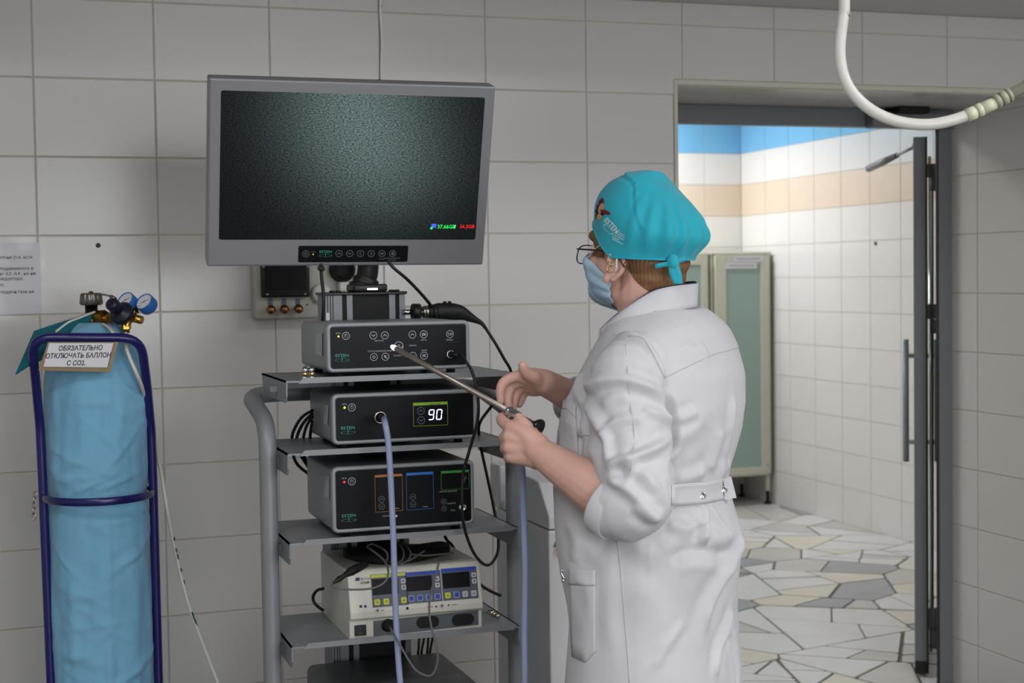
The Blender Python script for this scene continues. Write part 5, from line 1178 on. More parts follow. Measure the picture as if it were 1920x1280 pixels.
# left hand: palm and fingers closed on the telescope
def flat_ball(mb, M, sc): mb.ball((0, 0, 0), 1.0, M @ Matrix.Diagonal((sc[0], sc[1], sc[2], 1)), n=18)
W_ = at(1012, 846, 2.484)
chain(bd, [(LW_, 0.0255), (at(1006, 843, 2.489), 0.0242), (at(994, 834, 2.498), 0.0195)], 16)
for (mx, my, md, mr) in ((958, 801, 2.513, .0122), (955, 819, 2.508, .0126), (955, 838, 2.506, .0122), (959, 856, 2.508, .0112)):
    chain(bd, [(at(1008, 846+(my-828)*.35, 2.489), .0225), (at(985, 834+(my-828)*.75, 2.499), .0172), (at(mx, my, md), mr)], 14)
chain(bd, [(at(1006, 838, 2.490), .0215), (at(984, 820, 2.501), .0170), (at(960, 810, 2.512), .0118)], 14)
chain(bd, [(at(1008, 848, 2.488), .0215), (at(984, 838, 2.499), .0168), (at(958, 829, 2.508), .0120)], 14)
chain(bd, [(at(1008, 856, 2.488), .0205), (at(984, 850, 2.499), .0160), (at(960, 847, 2.508), .0114)], 14)
fing = [[((958, 801, 2.513), .0120), ((946, 793, 2.533), .0104), ((940, 786, 2.551), .0096), ((945, 780, 2.566), .0086), ((954, 781, 2.574), .0076)],      # index: over the shaft
        [((955, 819, 2.508), .0124), ((946, 820, 2.530), .0105), ((948, 823, 2.549), .0096), ((960, 824, 2.559), .0082)],
        [((955, 838, 2.506), .0120), ((948, 840, 2.527), .0100), ((950, 842, 2.545), .0092), ((962, 841, 2.554), .0080)],
        [((959, 856, 2.508), .0110), ((953, 858, 2.525), .0088), ((955, 859, 2.540), .0078), ((964, 857, 2.546), .0070)],
        [((1004, 838, 2.500), .0165), ((999, 820, 2.503), .0150), ((990, 804, 2.504), .0122), ((981, 793, 2.509), .0108), ((973, 783, 2.520), .0090)]]    # thumb on top
for F_ in fing: chain(bd, [(at(*p), r) for p, r in F_], 12)
# right arm and hand, hovering above the telescope
RS_, RE_, RW_ = at(1310, 700, 2.74), at(1150, 800, 2.86), at(1019, 716, 2.665)
chain(bd, [(at(1250, 690, 2.62), 0.05), (RS_, 0.045), ((RS_+RE_)/2, 0.042), (RE_, 0.039)], 16)
chain(bd, [(RE_, 0.039), (at(1110, 770, 2.80), 0.036), (at(1070, 743, 2.74), 0.0295), (at(1042, 728, 2.70), 0.0255), (RW_, 0.0235)], 18)
chain(bd, [(RW_, 0.0225), (at(1003, 709, 2.655), 0.0195), (at(984, 705, 2.650), 0.0150), (at(974, 704, 2.648), 0.0115)], 14)
chain(bd, [(RW_, 0.0215), (at(1003, 715, 2.664), 0.018), (at(984, 713, 2.662), 0.0145), (at(974, 714, 2.661), 0.0112)], 14)
chain(bd, [(RW_, 0.0205), (at(1004, 721, 2.672), 0.0175), (at(989, 722, 2.673), 0.014), (at(980, 723, 2.673), 0.0108)], 14)
chain(bd, [(RW_, 0.0185), (at(1006, 727, 2.678), 0.0155), (at(994, 730, 2.682), 0.0125), (at(988, 731, 2.684), 0.0098)], 14)
rf = [[((974, 704, 2.648), .0108), ((957, 709, 2.646), .0098), ((943, 718, 2.645), .0092), ((938, 734, 2.645), .0084), ((939, 752, 2.647), .0070)],
      [((974, 714, 2.661), .0110), ((960, 722, 2.660), .0100), ((954, 733, 2.659), .0092), ((952, 750, 2.659), .0084), ((954, 768, 2.660), .0068)],
      [((980, 723, 2.673), .0104), ((970, 732, 2.673), .0096), ((966, 743, 2.672), .0088), ((963, 756, 2.672), .0080), ((962, 768, 2.672), .0066)],
      [((988, 731, 2.684), .0094), ((981, 739, 2.685), .0084), ((978, 748, 2.685), .0076), ((974, 759, 2.685), .0060)],
      [((1008, 712, 2.650), .0150), ((999, 706, 2.636), .0130), ((988, 700, 2.626), .0108), ((982, 692, 2.618), .0098), ((980, 685, 2.612), .0084)]]
for F_ in rf: chain(bd, [(at(*p), r) for p, r in F_], 12)
bme = evaluated(bd, 0.0022, 0.5, 6)
hb = bvh_of(bme)
body = finish(bme, 'body', M_skin, per)
# thumb nail and index nail
for p, q, w in ((at(974.5, 781.5, 2.507), at(970, 776, 2.512), 0.0058),):
    n_ = (CAM-p).normalized(); h_, nn, _, _ = hb.ray_cast(p+n_*0.05, -n_)
    if h_:
        Fm = frame(h_+nn*0.0002, (q-p), n_.cross(q-p), nn); MB().prism(rrect(0.011, 0.0095, 0.0042, 4), 0.0009, Fm).build('nail', mat('nail_pink', (214, 170, 156), 0.25), body)
# eyes (behind the glasses)
for s in (1, -1):
    e_ = MB().ball((0, 0, 0), 1.0, HM @ Matrix.Translation((0.077, s*0.031, -0.002)) @ Matrix.Diagonal((0.0118, 0.0118, 0.0118, 1)), n=16).build('eye', mat('eye_white', (222, 216, 210), 0.25), per)
    MB().ball((0, 0, 0), 1.0, HM @ Matrix.Translation((0.0853, s*0.031, -0.002)) @ Matrix.Diagonal((0.0042, 0.0055, 0.0055, 1)), n=12).build('iris', mat('iris_grey', (70, 78, 86), 0.2), e_)
    MB().tube(catmull([H(0.0905, s*0.014, 0.019), H(0.089, s*0.030, 0.024), H(0.078, s*0.050, 0.018)], 5), 0.0024, 8, flat=0.6).build('eyebrow', M_hair, per)
def smooth01(x): x = max(0, min(1, x)); return x*x*(3-2*x)
def head_hit(th, z, off, cx=0.0):
    """point on the head in direction th (0 = front, 90 = her left) at head height z, pushed out by off"""
    d = V((math.cos(th), math.sin(th), 0)); o = HM @ V((cx+d.x*0.3, d.y*0.3, z)); dw = HM.to_3x3() @ d
    h_, n_, _, _ = hb.ray_cast(o, -dw)
    if h_ is None or (h_-o).length > 0.29: h_ = HM @ V((cx+d.x*0.04, d.y*0.04, z))
    return h_+dw*off
def patch(fn, nu, nv, th_=0.0):
    m = MB(); vs = [fn(i/nu, j/nv) for i in range(nu+1) for j in range(nv+1)]
    return m.add(vs, [[i*(nv+1)+j, (i+1)*(nv+1)+j, (i+1)*(nv+1)+j+1, i*(nv+1)+j+1] for i in range(nu) for j in range(nv)], None, 0, True)
# hair: nape and sideburns, strands as fine lengthwise ridges
def nape(u, v):
    th = math.radians(112+136*u); e_ = math.sin(PI*u)
    zt, zb_ = 0.018, -0.012-0.042*e_**0.7
    z = zt+(zb_-zt)*v; off = 0.001+0.011*math.sin(PI*min(1, 0.05+0.95*v))**0.8*(0.35+0.65*e_)*(1-0.75*v**4)*smooth01(v*3.5+.05)+0.0012*math.sin(u*170+3*math.sin(v*5))
    return head_hit(th, z, off)
hm_ = patch(nape, 90, 22).build('hair', M_hair, per)
for s in (1, -1):
    def burn(u, v, s=s):
        th = math.radians(s*(22+46*u)); z = 0.062+(-0.004+0.018*abs(u-.45)-0.062-.012*u)*v
        return head_hit(th, z, 0.0025+0.006*math.sin(PI*u)*(1-.6*v)+.0010*math.sin(u*60+4*v))
    patch(burn, 40, 16).build('side_hair', M_hair, hm_)
# face mask with pleats and ear loops
def mk(u, v):
    th = math.radians(-84+168*u); c = math.cos(th)
    zt = -0.040+0.036*max(0, c)**1.5; zb_ = -0.078-0.024*max(0, c)
    z = zt+(zb_-zt)*v
    return head_hit(th, z, 0.0035+0.006*max(0, c)*math.sin(PI*v)+0.0014*math.sin(v*PI*6))
mkm = patch(mk, 60, 26); mko = mkm.build('face_mask', M_mask, per)
so_m = mko.modifiers.new('t', 'SOLIDIFY'); so_m.thickness = 0.0012
for s in (1, -1):
    e1 = H(-0.012, s*0.083, 0.022); u0 = 0.5+s*0.5
    ear_b = H(-0.020, s*0.083, -0.012)
    a = head_hit(math.radians(s*84), -0.041, 0.004); b = head_hit(math.radians(s*84), -0.077, 0.004)
    g = head_hit(math.radians(s*40), -0.016, 0.004); g2 = head_hit(math.radians(s*62), 0.012, 0.004)
    m = MB(); m.tube(catmull([g, g2, e1], 6), 0.0013, 6); m.tube(catmull([a, H(-0.014, s*0.079, -0.022), ear_b, e1], 6), 0.0016, 6); m.build('ear_loop', M_white, mko)
# glasses
gl = root('glasses', (0, 0, 0)); COL.objects.unlink(gl); bpy.data.objects.remove(gl)
M_lens = bpy.data.materials.new('spectacle_lens'); M_lens.use_nodes = True
_n = M_lens.node_tree; _n.nodes.remove(_n.nodes['Principled BSDF'])
_t = _n.nodes.new('ShaderNodeBsdfTransparent'); _t.inputs[0].default_value = (.93, .95, .96, 1); _g = _n.nodes.new('ShaderNodeBsdfGlossy'); _g.inputs['Roughness'].default_value = 0.05
_x = _n.nodes.new('ShaderNodeMixShader'); _x.inputs[0].default_value = 0.05
_n.links.new(_t.outputs[0], _x.inputs[1]); _n.links.new(_g.outputs[0], _x.inputs[2]); _n.links.new(_x.outputs[0], _n.nodes['Material Output'].inputs[0])
M_gm = mat('gunmetal', (74, 70, 68), 0.3, 0.9)
m = MB(); fr = []
def lens_pts(s, k=28): return [(0.099-0.006*((abs(y_)-0.034)/0.03)**2*(1 if abs(y_) > .034 else .2), y_, z_) for y_, z_ in [(s*(0.0335+0.0265*math.copysign(abs(math.cos(t))**0.75, math.cos(t))), -0.016+0.0165*math.copysign(abs(math.sin(t))**0.75, math.sin(t))) for t in [2*PI*i/k for i in range(k+1)]]]
for s in (1, -1):
    m.tube([H(*p) for p in lens_pts(s)], 0.0011, 6, caps=False)
    m.tube([H(0.094, s*0.061, -0.006), H(0.088, s*0.069, -0.004), H(0.04, s*0.079, 0.004), H(-0.015, s*0.083, 0.010), H(-0.035, s*0.080, -0.010)], 0.0015, 6)
m.tube(catmull([H(0.098, 0.0085, -0.011), H(0.104, 0, -0.007), H(0.098, -0.0085, -0.011)], 4), 0.0012, 6)
go = m.build('glasses', M_gm, per)
for s in (1, -1):
    P = [H(*p) for p in lens_pts(s)[:-1]]; MB().add(P, [list(range(len(P)))]).build('lens', M_lens, go)
# earrings
for (px, py), r in (((1146.5, 493), .0034), ((1144.5, 503), .0052)):
    rr_ = _ray(px, py); h_, n_, _, _ = hb.ray_cast(CAM, rr_.normalized())
    if h_:
        c = h_+n_*0.002; MB().tube([c+(RT*math.cos(t)+UP*math.sin(t))*r for t in [2*PI*k/16 for k in range(17)]], 0.0011, 6, caps=False).build('earring', M_gold, per)
# ---- cap
def cap_brim(th): c = math.cos(th); return 0.016+0.034*max(0, c)**1.2-0.002*max(0, -c)-0.016*(1-abs(c))
def cap_pt(u, v):
    th = 2*PI*u; c, s = math.cos(th), math.sin(th)
    zb = cap_brim(th); 
    # superellipsoid crown, fuller towards the back
    ph = v*PI/2; k = math.cos(ph)**0.92; back = smooth01(-c*0.75+0.30)
    R = 1/math.sqrt((c/(0.104 if c > 0 else 0.087))**2+(s/0.0855)**2)
    puff = math.sin(min(1.0, v*1.9)*PI/2 if v < .53 else PI/2)
    R = R+(0.010+0.010*back)*smooth01(v*2.8)
    zt = 0.150-0.012*back
    z = zb+(zt-zb)*math.sin(ph)**0.96-0.020*back*math.sin(PI*v)
    x, y = R*k*c-0.006-0.006*back*math.sin(PI*v*.9), R*k*s
    # gathers running up from the tie at the back, seam of the front band
    g = 0
    for t0, am_, wd in ((128, .0075, 7), (148, .0085, 8), (166, .007, 6), (-128, .007, 7), (-150, .008, 8), (112, .004, 6), (-170, .006, 6)):
        dth = (math.degrees(th)-t0+180) % 360-180
        am_ *= 1.35; g += am_*math.exp(-(dth/wd)**2)*smooth01(v*4)*(1-smooth01((v-.35)/.45))-0.5*am_*math.exp(-((dth-11)/wd)**2)*smooth01(v*4)*(1-smooth01((v-.3)/.45))
    sm = abs(c*0.10+(v-0.66)*0.19+0.0)  # band seam
    dsm = (v-(0.64-0.55*smooth01((-c+0.15)*0.9)))
    if c > -0.55: g += -0.0030*math.exp(-(dsm/0.022)**2)+0.0018*math.exp(-((dsm-0.05)/0.03)**2)*(1+0.7*math.sin(th*34))
    g += 0.0022*noise.noise(V((x*34, y*34, z*34)))
    rr_ = 1+g/max(0.03, R*k+0.03)
    return H(x*rr_, y*rr_, z+g*0.5*math.sin(ph))
nu, nv = 150, 56
vs = [cap_pt(i/nu, j/nv*0.995) for i in range(nu) for j in range(nv+1)]
m = MB(); m.add(vs, [[i*(nv+1)+j, ((i+1) % nu)*(nv+1)+j, ((i+1) % nu)*(nv+1)+j+1, i*(nv+1)+j+1] for i in range(nu) for j in range(nv)], None, 0, True)
m.v[-1] = m.v[-1]
top = [i*(nv+1)+nv for i in range(nu)]; m.f.append(top); m.mi.append(0); m.sm.append(True)
capb = BVHTree.FromPolygons(m.v, m.f)
cap = m.build('surgical_cap', M_cap, per)
so_c = cap.modifiers.new('t', 'SOLIDIFY'); so_c.thickness = 0.0016; so_c.offset = -1
MB().tube([cap_pt(i/60, 0.004) for i in range(61)], 0.0016, 6, caps=False).build('brim_hem', M_cap, cap)
# tie at the back with two hanging ends
tb = cap_pt(0.452, 0.06); 
m = MB(); m.ball(tb, 0.011, sc=(1, 1, 1.25))
tq = at(1262, 492, (tb-CAM).dot(FW)-.006)
m = MB(); m.ball(tq, 0.0105, sc=(1, 1, 1.3)); m.tube(catmull([tq+V((-.03*A_.x, -.03*A_.y, -.006)), tq, tq+A_*0.02+U_*0.006], 4), [0.004]*8+[0.004], 8)
for P in (((1262, 490), (1260, 505), (1264, 518), (1270, 530)), ((1263, 490), (1269, 506), (1272, 519), (1273, 532))):
    d_ = (tq-CAM).dot(FW); m.tube(catmull([at(px, py, d_-.004) for px, py in P], 5), 0.0060, 8, flat=0.3, upv=RT)
m.build('cap_tie', M_cap, cap)
def project(mb, bvh, off=0.0006):
    out = []; miss = set()
    for i, v in enumerate(mb.v):
        d = (v-CAM).normalized(); h_, n_, _, _ = bvh.ray_cast(CAM, d)
        if not h_ or abs(n_.dot(d)) < 0.16: miss.add(i)
        out.append(h_-d*off if h_ else v)
    keep = [k for k, f in enumerate(mb.f) if not miss & set(f)]
    mb.f = [mb.f[k] for k in keep]; mb.mi = [mb.mi[k] for k in keep]; mb.sm = [mb.sm[k] for k in keep]
    mb.v = out; return mb
dcap = (cap_pt(0.13, 0.3)-CAM).dot(FW)
def capM(px, py, ang): p = at(px, py, dcap-.05); r = RT*math.cos(ang)+UP*math.sin(ang); return frame(p, r, UP*math.cos(ang)-RT*math.sin(ang))
# embroidery: a plain abstract patch, then the lettering
THR = [mat('dark_thread', (34, 26, 30), 0.8), mat('crimson_thread', (110, 24, 40), 0.8), mat('tan_thread', (196, 150, 112), 0.8)]; n_em = 0
PM_ = capM(1124, 394, -0.35)
for cx_, cy_, a_, b_, mi in ((-.004, -.006, .0055, .015, 0), (-.002, .013, .0045, .008, 1), (.0015, .004, .0045, .009, 2), (.010, .0005, .009, .0035, 1), (.0035, -.010, .0045, .006, 2), (-.005, -.019, .003, .004, 0), (.006, -.004, .003, .003, 0)):
    q = MB(); q.add([(cx_, cy_, 0)]+[(cx_+a_*f_*math.cos(t), cy_+b_*f_*math.sin(t), 0) for f_ in (.5, 1) for t in [2*PI*k/14 for k in range(14)]], [[0, 1+k, 1+(k+1) % 14] for k in range(14)]+[[1+k, 15+k, 15+(k+1) % 14, 1+(k+1) % 14] for k in range(14)], PM_)
    project(q, capb, 0.0008+0.0004*n_em); n_em += 1
    if q.f: q.build('embroidered_patch', THR[mi], cap)
m = MB(); m.text('ESTEN', 0.0118, capM(1131.5, 413, -0.82), 0, sx=0.92, bold=0.02)
q = capM(1136.5, 427.5, -0.80); m.ring(0.0115, 0.0014, q, 0, 24, 0, 0.004, 0.001, 0.34)
for px, py, w in ((1153, 432, .017), (1152.5, 436, .019), (1151.5, 440, .018), (1149, 443.5, .012), (1148, 447, .021)):
    m.stroke([(0, 0), (w*.33, 0), (w*.66, 0), (w, 0)], 0.0009, capM(px, py, -0.50))
project(m, capb, 0.0008); m.build('lettering', mat('white_thread', (214, 226, 228), 0.6), cap)

# ---- coat
co = MB()
tf_ = -A_*0.866+B_*0.5            # torso facing
rows = [(578, 1176, 1322, .080), (598, 1146, 1352, .120), (620, 1130, 1372, .150), (650, 1112, 1388, .172), (700, 1086, 1399, .182), (760, 1060, 1396, .180), (800, 1050, 1389, .176), (840, 1046, 1379, .172),
        (880, 1043, 1367, .168), (915, 1042, 1362, .166), (955, 1044, 1375, .178), (1000, 1047, 1391, .188), (1050, 1054, 1392, .195), (1100, 1064, 1387, .195), (1150, 1070, 1387, .196), (1200, 1066, 1389, .198), (1280, 1062, 1395, .200), (1400, 1056, 1402, .205), (1560, 1050, 1410, .21)]
K = 48; vs = []
ys = []; 
def lerp_rows(y):
    for r0, r1 in zip(rows, rows[1:]):
        if r0[0] <= y <= r1[0]:
            t = (y-r0[0])/(r1[0]-r0[0]); return [r0[i]+(r1[i]-r0[i])*t for i in range(1, 4)]
yl = list(range(578, 1561, 14))
mpp = 2.6/FPX
for y in yl:
    xl, xr, W = lerp_rows(y); c = at((xl+xr)/2, y, 2.6); Ah = (xr-xl)/2*mpp; Dh = math.sqrt(max(Ah*Ah-(W*0.5)**2, 0.0016))/0.866
    for k in range(K):
        t = 2*PI*k/K; ct, st_ = math.cos(t), math.sin(t); e = 0.88
        # front a little fuller at bust and belly, back flatter
        vs.append(c+tf_*(Dh*math.copysign(abs(ct)**e, ct))+st*(W*math.copysign(abs(st_)**e, st_)))
n = len(yl); fs = [[i*K+j, (i+1)*K+j, (i+1)*K+(j+1) % K, i*K+(j+1) % K] for i in range(n-1) for j in range(K)]+[list(range(K)), [(n-1)*K+j for j in range(K)][::-1]]
co.add(vs, fs)
chain(co, [(at(1178, 700, 2.46), .058), (at(1177, 712, 2.45), .064), (at(1177, 760, 2.44), .0655), (at(1181, 820, 2.42), .0645), (at(1188, 880, 2.395), .061), (at(1197, 925, 2.376), .056)], 20)
chain(co, [(at(1230, 668, 2.53), .055), (at(1195, 690, 2.47), .060)], 18)
sl_end = at(1146, 950, 2.392)
co.tube(catmull([at(1198, 922, 2.378), at(1194, 940, 2.374), at(1178, 950, 2.376), at(1160, 952, 2.384), sl_end], 4), [.056]*4+[.0545]*4+[.0525]*4+[.051]*4+[.0505], 24)
co.ball(at(1196, 930, 2.376), .0555, n=16)
chain(co, [(at(1285, 668, 2.66), .06), (RS_, .064), ((RS_+RE_)/2, .062), (RE_, .056)], 18)
co.tube([RE_, at(1110, 772, 2.80), at(1082, 752, 2.757)], [.056, .050, .046], 20)
cme = evaluated(co, 0.0038, 0.5, 9)
cb_ = bvh_of(cme)
def hits(pts, bvh, off=0.0):
    out = []
    for px, py in pts:
        r = _ray(px, py).normalized(); h_, n_, _, _ = bvh.ray_cast(CAM, r)
        if h_: out.append(h_+n_*off)
    return out
c8 = lambda L: [(880+x/2.783, 560+y/2.783) for x, y in L]
c9 = lambda L: [(1000+x/3.2, 880+y/3.2) for x, y in L]
folds = [  # polyline, height, width
    (c8([(770, 195), (860, 195), (930, 250), (985, 340), (1015, 420)]), .0055, .009), (c8([(598, 500), (640, 445), (720, 425), (820, 425), (920, 455), (1035, 530)]), .0075, .011),
    (c8([(600, 520), (640, 600), (690, 700)]), .006, .012), (c8([(690, 560), (760, 510), (840, 500)]), .003, .012), (c8([(700, 690), (770, 640), (850, 620), (920, 640)]), .0045, .011),
    (c8([(722, 890), (770, 850), (860, 825), (960, 785), (1045, 722)]), .0085, .010), (c8([(690, 690), (712, 760), (722, 860)]), .006, .010), (c8([(900, 570), (980, 600), (1045, 640)]), .0045, .010),
    (c8([(720, 930), (790, 970), (880, 1040), (960, 1120), (1000, 1150)]), .0075, .011), (c8([(850, 830), (840, 900), (830, 980)]), .0035, .009), (c8([(780, 860), (860, 880), (930, 930), (990, 1010)]), .0045, .014),
    (c8([(850, 1080), (920, 1130), (960, 1160)]), .005, .010), (c8([(1020, 480), (1045, 600), (1050, 760), (1050, 900)]), -.010, .010), (c8([(1060, 630), (1130, 615), (1190, 580)]), .004, .010),
    (c8([(1060, 730), (1150, 690), (1230, 610)]), .003, .016), (c8([(1250, 900), (1290, 800), (1320, 680)]), .004, .020), (c8([(1380, 500), (1370, 650), (1340, 820), (1310, 900)]), .004, .014),
    (c8([(1080, 940), (1150, 930), (1230, 900)]), .004, .012), (c8([(1300, 920), (1360, 860), (1400, 760)]), .004, .014), (c8([(1100, 230), (1180, 280), (1240, 260)]), .003, .020), (c8([(560, 540), (570, 640), (572, 760), (570, 830)]), -.004, .008),
    (c8([(590, 380), (560, 470), (600, 560)]), .004, .012), (c8([(470, 700), (540, 720), (640, 730), (700, 780)]), -.004, .014), (c8([(500, 640), (600, 700), (660, 820)]), .0035, .016),
    (c9([(1025, 215), (1020, 330), (1022, 450)]), .009, .012), (c9([(960, 230), (985, 300), (1010, 330)]), .005, .010), (c9([(830, 560), (900, 500), (1000, 480), (1110, 500), (1215, 520)]), -.0075, .016), (c9([(800, 320), (900, 350), (1000, 310)]), .005, .012),
    (c9([(1240, 380), (1230, 480), (1150, 620), (1090, 720), (1040, 850), (1020, 1000)]), .0075, .018), (c9([(1185, 830), (1160, 950), (1110, 1080), (1090, 1250)]), .006, .012), (c9([(1190, 990), (1210, 1120), (1230, 1280)]), -.006, .012), (c9([(1060, 230), (1130, 330), (1190, 420)]), .004, .010),
    (c9([(560, 380), (640, 470), (720, 490)]), .003, .018), (c9([(300, 420), (380, 520), (500, 560)]), .0022, .02), (c9([(600, 700), (760, 860), (800, 1100)]), .0025, .03), (c9([(900, 920), (800, 1050), (720, 1200)]), .002, .010), (c9([(440, 560), (450, 800), (470, 1100)]), .002, .016),
    (c9([(240, 720), (290, 760), (250, 830)]), -.005, .012), (c9([(200, 300), (260, 420), (240, 560)]), .003, .016)]
Vv, Nn = arrays(cme)
disp_ = np.zeros(len(Vv))
for pts, am_, wd in folds:
    am_ *= 1.3; wd *= 0.82
    P = [np.array(p) for p in hits(pts, cb_)]
    if len(P) < 2: continue
    P = [np.array(p) for p in catmull(P, 4)]
    lo = np.min(P, 0)-wd*3.5; hi = np.max(P, 0)+wd*3.5
    idx = np.where(np.all((Vv > lo) & (Vv < hi), axis=1))[0]
    if not len(idx): continue
    q = Vv[idx]; best = np.full(len(idx), 1e9); ta = np.zeros(len(idx))
    for k, (a, b) in enumerate(zip(P, P[1:])):
        ab = b-a; t = np.clip(((q-a)@ab)/max(ab@ab, 1e-12), 0, 1); d = np.linalg.norm(q-(a+t[:, None]*ab), axis=1)
        up_i = d < best; ta = np.where(up_i, (k+t)/(len(P)-1), ta); best = np.minimum(best, d)
    taper = np.minimum(1, np.minimum(ta, 1-ta)*5+0.15)
    disp_[idx] += am_*taper*(np.exp(-(best/wd)**2)-0.35*np.exp(-((best-2.0*wd)/wd)**2))
lowf = np.array([0.0022*noise.noise(V(v*9.0))+0.0010*noise.noise(V(v*26.0)) for v in Vv])
Vv = Vv+Nn*(disp_+lowf)[:, None]
cme.vertices.foreach_set('co', Vv.ravel()); cme.update()
cb2 = bvh_of(cme)
coat = finish(cme, 'white_coat', M_coat, per)
def ribbon_on(name, top, bot, off, m, parent, k=5, rows_=6, th=0.0016, fn=None):
    """cloth piece between two pixel lines laid on the coat"""
    vs = []; nu_ = len(top)-1
    for i in range(nu_*k+1):
        s = min(i//k, nu_-1); t = i/k-s
        a = V(top[s]).lerp(V(top[s+1]), t); b = V(bot[s]).lerp(V(bot[s+1]), t)
        for j in range(rows_+1):
            p = a.lerp(b, j/rows_); r = _ray(p.x, p.y).normalized(); h_, n_, _, _ = cb2.ray_cast(CAM, r)
            vs.append((h_-r*off) if h_ else None)
    if any(v is None for v in vs):
        last = next(v for v in vs if v is not None); fill = []
        for v in vs: last = v if v is not None else last; fill.append(last)
        vs = fill
    nn_ = nu_*k+1; m_ = MB().add(vs, [[i*(rows_+1)+j, (i+1)*(rows_+1)+j, (i+1)*(rows_+1)+j+1, i*(rows_+1)+j+1] for i in range(nn_-1) for j in range(rows_)], None, 0, True)
    o = m_.build(name, m, parent); so2 = o.modifiers.new('t', 'SOLIDIFY'); so2.thickness = th; so2.offset = 0
    return o
def seam(pts, r=0.0009, k=4):
    P = hits([(p.x, p.y) for p in catmull([(a, b, 0) for a, b in pts], k)], cb2, 0.0002)
    if len(P) > 1: MB().tube(P, r, 6).build('seam', mat('seam_thread', (186, 184, 192), 0.8), coat)
seam(c8([(1020, 412), (1100, 372), (1250, 300), (1330, 275), (1405, 256)])); seam(c8([(830, 195), (905, 205), (960, 290), (1000, 370), (1020, 412)])); seam(c9([(497, 410), (520, 560), (540, 800), (565, 1100), (575, 1275)])); seam(c8([(445, 690), (540, 705), (640, 715)]))
seam(c8([(815, 240), (835, 500), (860, 720), (840, 900)]), 0.0006)
# pockets
ribbon_on('chest_pocket', c8([(470, 620), (500, 500), (545, 570)])[:0]+[(1050, 744), (1062, 743), (1079, 762)], [(1047, 850), (1062, 853), (1085, 858)], 0.0022, M_coat2, coat)
ribbon_on('chest_pocket_hem', [(1051, 742), (1062, 741), (1079, 761)], [(1050, 764), (1063, 768), (1080, 786)], 0.0034, M_coat2, coat)
lpk = ribbon_on('hip_pocket', [(1066, 1067), (1090, 1068), (1116, 1070)], [(1072, 1230), (1096, 1241), (1117, 1220)], 0.0022, M_coat2, coat)
ribbon_on('hip_pocket_hem', [(1065, 1066), (1090, 1067), (1116.5, 1069)], [(1067, 1096), (1090, 1097), (1116.5, 1098)], 0.0034, M_coat2, coat)
p = hits([(1067, 1076)], cb2, 0.004)
if p: 
    p = p[0]+RT*(-.006); MB().tube(catmull([p+UP*.007, p+RT*-.004+UP*.004, p+UP*-.004, p+RT*.001+UP*-.008], 4), .0018, 8).ball(p-UP*.010, .0036).build('pocket_clip', M_chrome, coat)
# half belt at the back waist
bt_ = [(1261, 908), (1290, 906), (1325, 903), (1356, 897)]; bb_ = [(1261, 947), (1290, 946), (1325, 942), (1358, 936)]
bo = ribbon_on('half_belt', bt_, bb_, 0.006, M_coat2, coat, th=0.003)
e1, e2 = hits([(1356, 897)], cb2)[0]-FW*.006, hits([(1358, 936)], cb2)[0]-FW*.006; de = (e1-CAM).dot(FW)
m = MB(); q = [e1, at(1371, 892.5, de+.004), at(1381, 933, de+.006), e2]; m.add(q+[x+FW*.003 for x in q], [[0, 1, 2, 3], [7, 6, 5, 4], [0, 4, 5, 1], [1, 5, 6, 2], [2, 6, 7, 3]]); m.build('belt_end', M_coat2, bo)
for px, py in ((1316, 927), (1356.5, 917)):
    h_ = hits([(px, py)], cb2); h_ = h_[0]-FW*.0095 if px < 1340 else at(1357.5, 917, de-.0015)
    MB().lathe([(0.0026, 0), (0.0052, 0.0006), (0.0058, 0.0016), (0.0046, 0.002), (0.0032, 0.0008), (0, 0.0008)], axis_frame(h_, -FW), 16).build('snap_button', M_chrome, bo)
# cuffs: turned ends with an open rim
def cuff(c, ax_, r, L_, parent, sy=1.0):
    F = axis_frame(c, ax_); m = MB(); prof = [(r*.98, -L_), (r*1.03, -L_+.002), (r*1.05, -.002), (r*1.045, 0.0), (r*1.0, 0.0), (r*.985, -.006), (r*.97, -L_*.9)]
    return m.lathe(prof, F, 36).build('cuff', M_coat2, parent)
ca_ = (at(1146, 950, 2.392)-at(1178, 952, 2.374)); ca_ = (at(1100, 905, 2.425)-at(1175, 952, 2.376)).normalized()
cuff(sl_end+ca_*0.012, ca_, .0495, .030, coat)
cr = (at(1082, 752, 2.757)-RE_).normalized(); cuff(at(1080, 750, 2.754)+cr*.006, cr, .044, .026, coat)
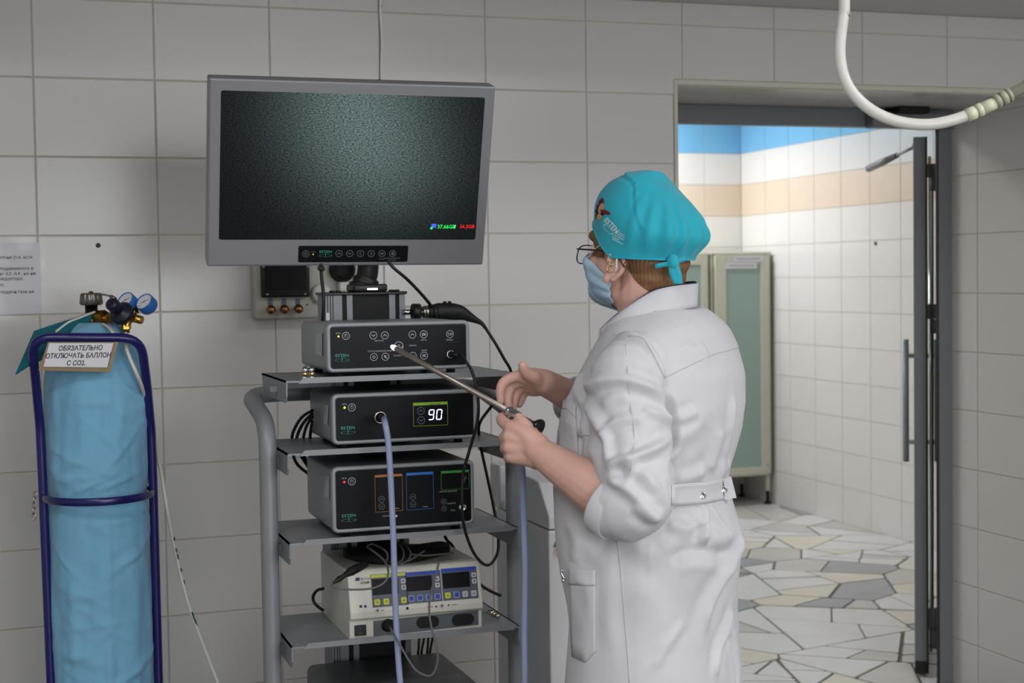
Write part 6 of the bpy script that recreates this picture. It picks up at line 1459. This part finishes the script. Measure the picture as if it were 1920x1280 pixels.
# stand collar with navy lining
near = [(1307, 531, 566, 2.578), (1288, 533, 570, 2.552), (1258, 537, 576, 2.535), (1226, 545, 583, 2.527), (1196, 562, 596, 2.525), (1170, 580, 612, 2.530), (1148, 597, 630, 2.542), (1127, 615, 645, 2.562)]
far = [(1304, 529, 566, 2.63), (1282, 531, 566, 2.66), (1245, 540, 572, 2.68), (1205, 560, 592, 2.672), (1165, 582, 612, 2.645), (1142, 600, 632, 2.62), (1124, 617, 645, 2.59)]
def collar(strip, dpx, inset, name, m_, parent):
    T = catmull([at(x, y-dpx, d) for x, y, _, d in strip], 5); Bt = catmull([at(x-(2 if name == 'collar' else 0), y+9, d-(0.006 if name == 'collar' else 0)) for x, _, y, d in strip], 5)
    cN = at(1225, 570, 2.6); vs = []
    for a, b in zip(T, Bt):
        for j in range(6):
            p = a.lerp(b, j/5); c = V((cN.x, cN.y, p.z)); p = p+(c-p).normalized()*inset; vs.append(p)
    nn_ = len(T); o = MB().add(vs, [[i*6+j, (i+1)*6+j, (i+1)*6+j+1, i*6+j+1] for i in range(nn_-1) for j in range(5)], None, 0, True).build(name, m_, parent)
    s2 = o.modifiers.new('t', 'SOLIDIFY'); s2.thickness = 0.0022; s2.offset = 0; return o
ring_ = near[::-1]+far
cl = collar(ring_, 0, 0.0, 'collar', M_coat2, coat); collar(ring_, 2.2, 0.0036, 'collar_lining', M_navyc, cl)
m = MB(); q = [at(1127, 617, 2.556), at(1152, 614, 2.536), at(1150, 622, 2.534), at(1134, 640, 2.546)]; m.add(q+[x+FW*.002 for x in q], [[0, 1, 2, 3], [7, 6, 5, 4], [0, 4, 5, 1], [1, 5, 6, 2], [2, 6, 7, 3], [3, 7, 4, 0]]); m.build('collar_tip', M_coat2, cl)
seam([(1312, 566), (1290, 571), (1258, 577), (1226, 584)], .0008)
# shoes
for s in (-1, 1):
    hp_ = at(1222, 1080, 2.6)+st*(0.085*s); an = V((hp_.x+A_.x*.02, hp_.y+A_.y*.02, 0.0)); F = Matrix(((tf_.x, st.x, 0, an.x), (tf_.y, st.y, 0, an.y), (0, 0, 1, 0), (0, 0, 0, 1)))
    m = MB(); vs = []
    for z, k_ in ((0.0, .95), (.012, 1.0), (.03, .98), (.055, .84), (.075, .6)):
        for i in range(28):
            t = 2*PI*i/28; x = .055+.125*math.cos(t)*k_-(.02 if z > .05 else 0); y = .043*math.sin(t)*k_*(1.0+.12*math.cos(t)); vs.append((x, y, z))
    m.add(vs, [[i*28+j, i*28+(j+1) % 28, (i+1)*28+(j+1) % 28, (i+1)*28+j] for i in range(4) for j in range(28)]+[list(range(28))[::-1], [4*28+j for j in range(28)]], F, 0, True); m.build('clog', M_white, per)
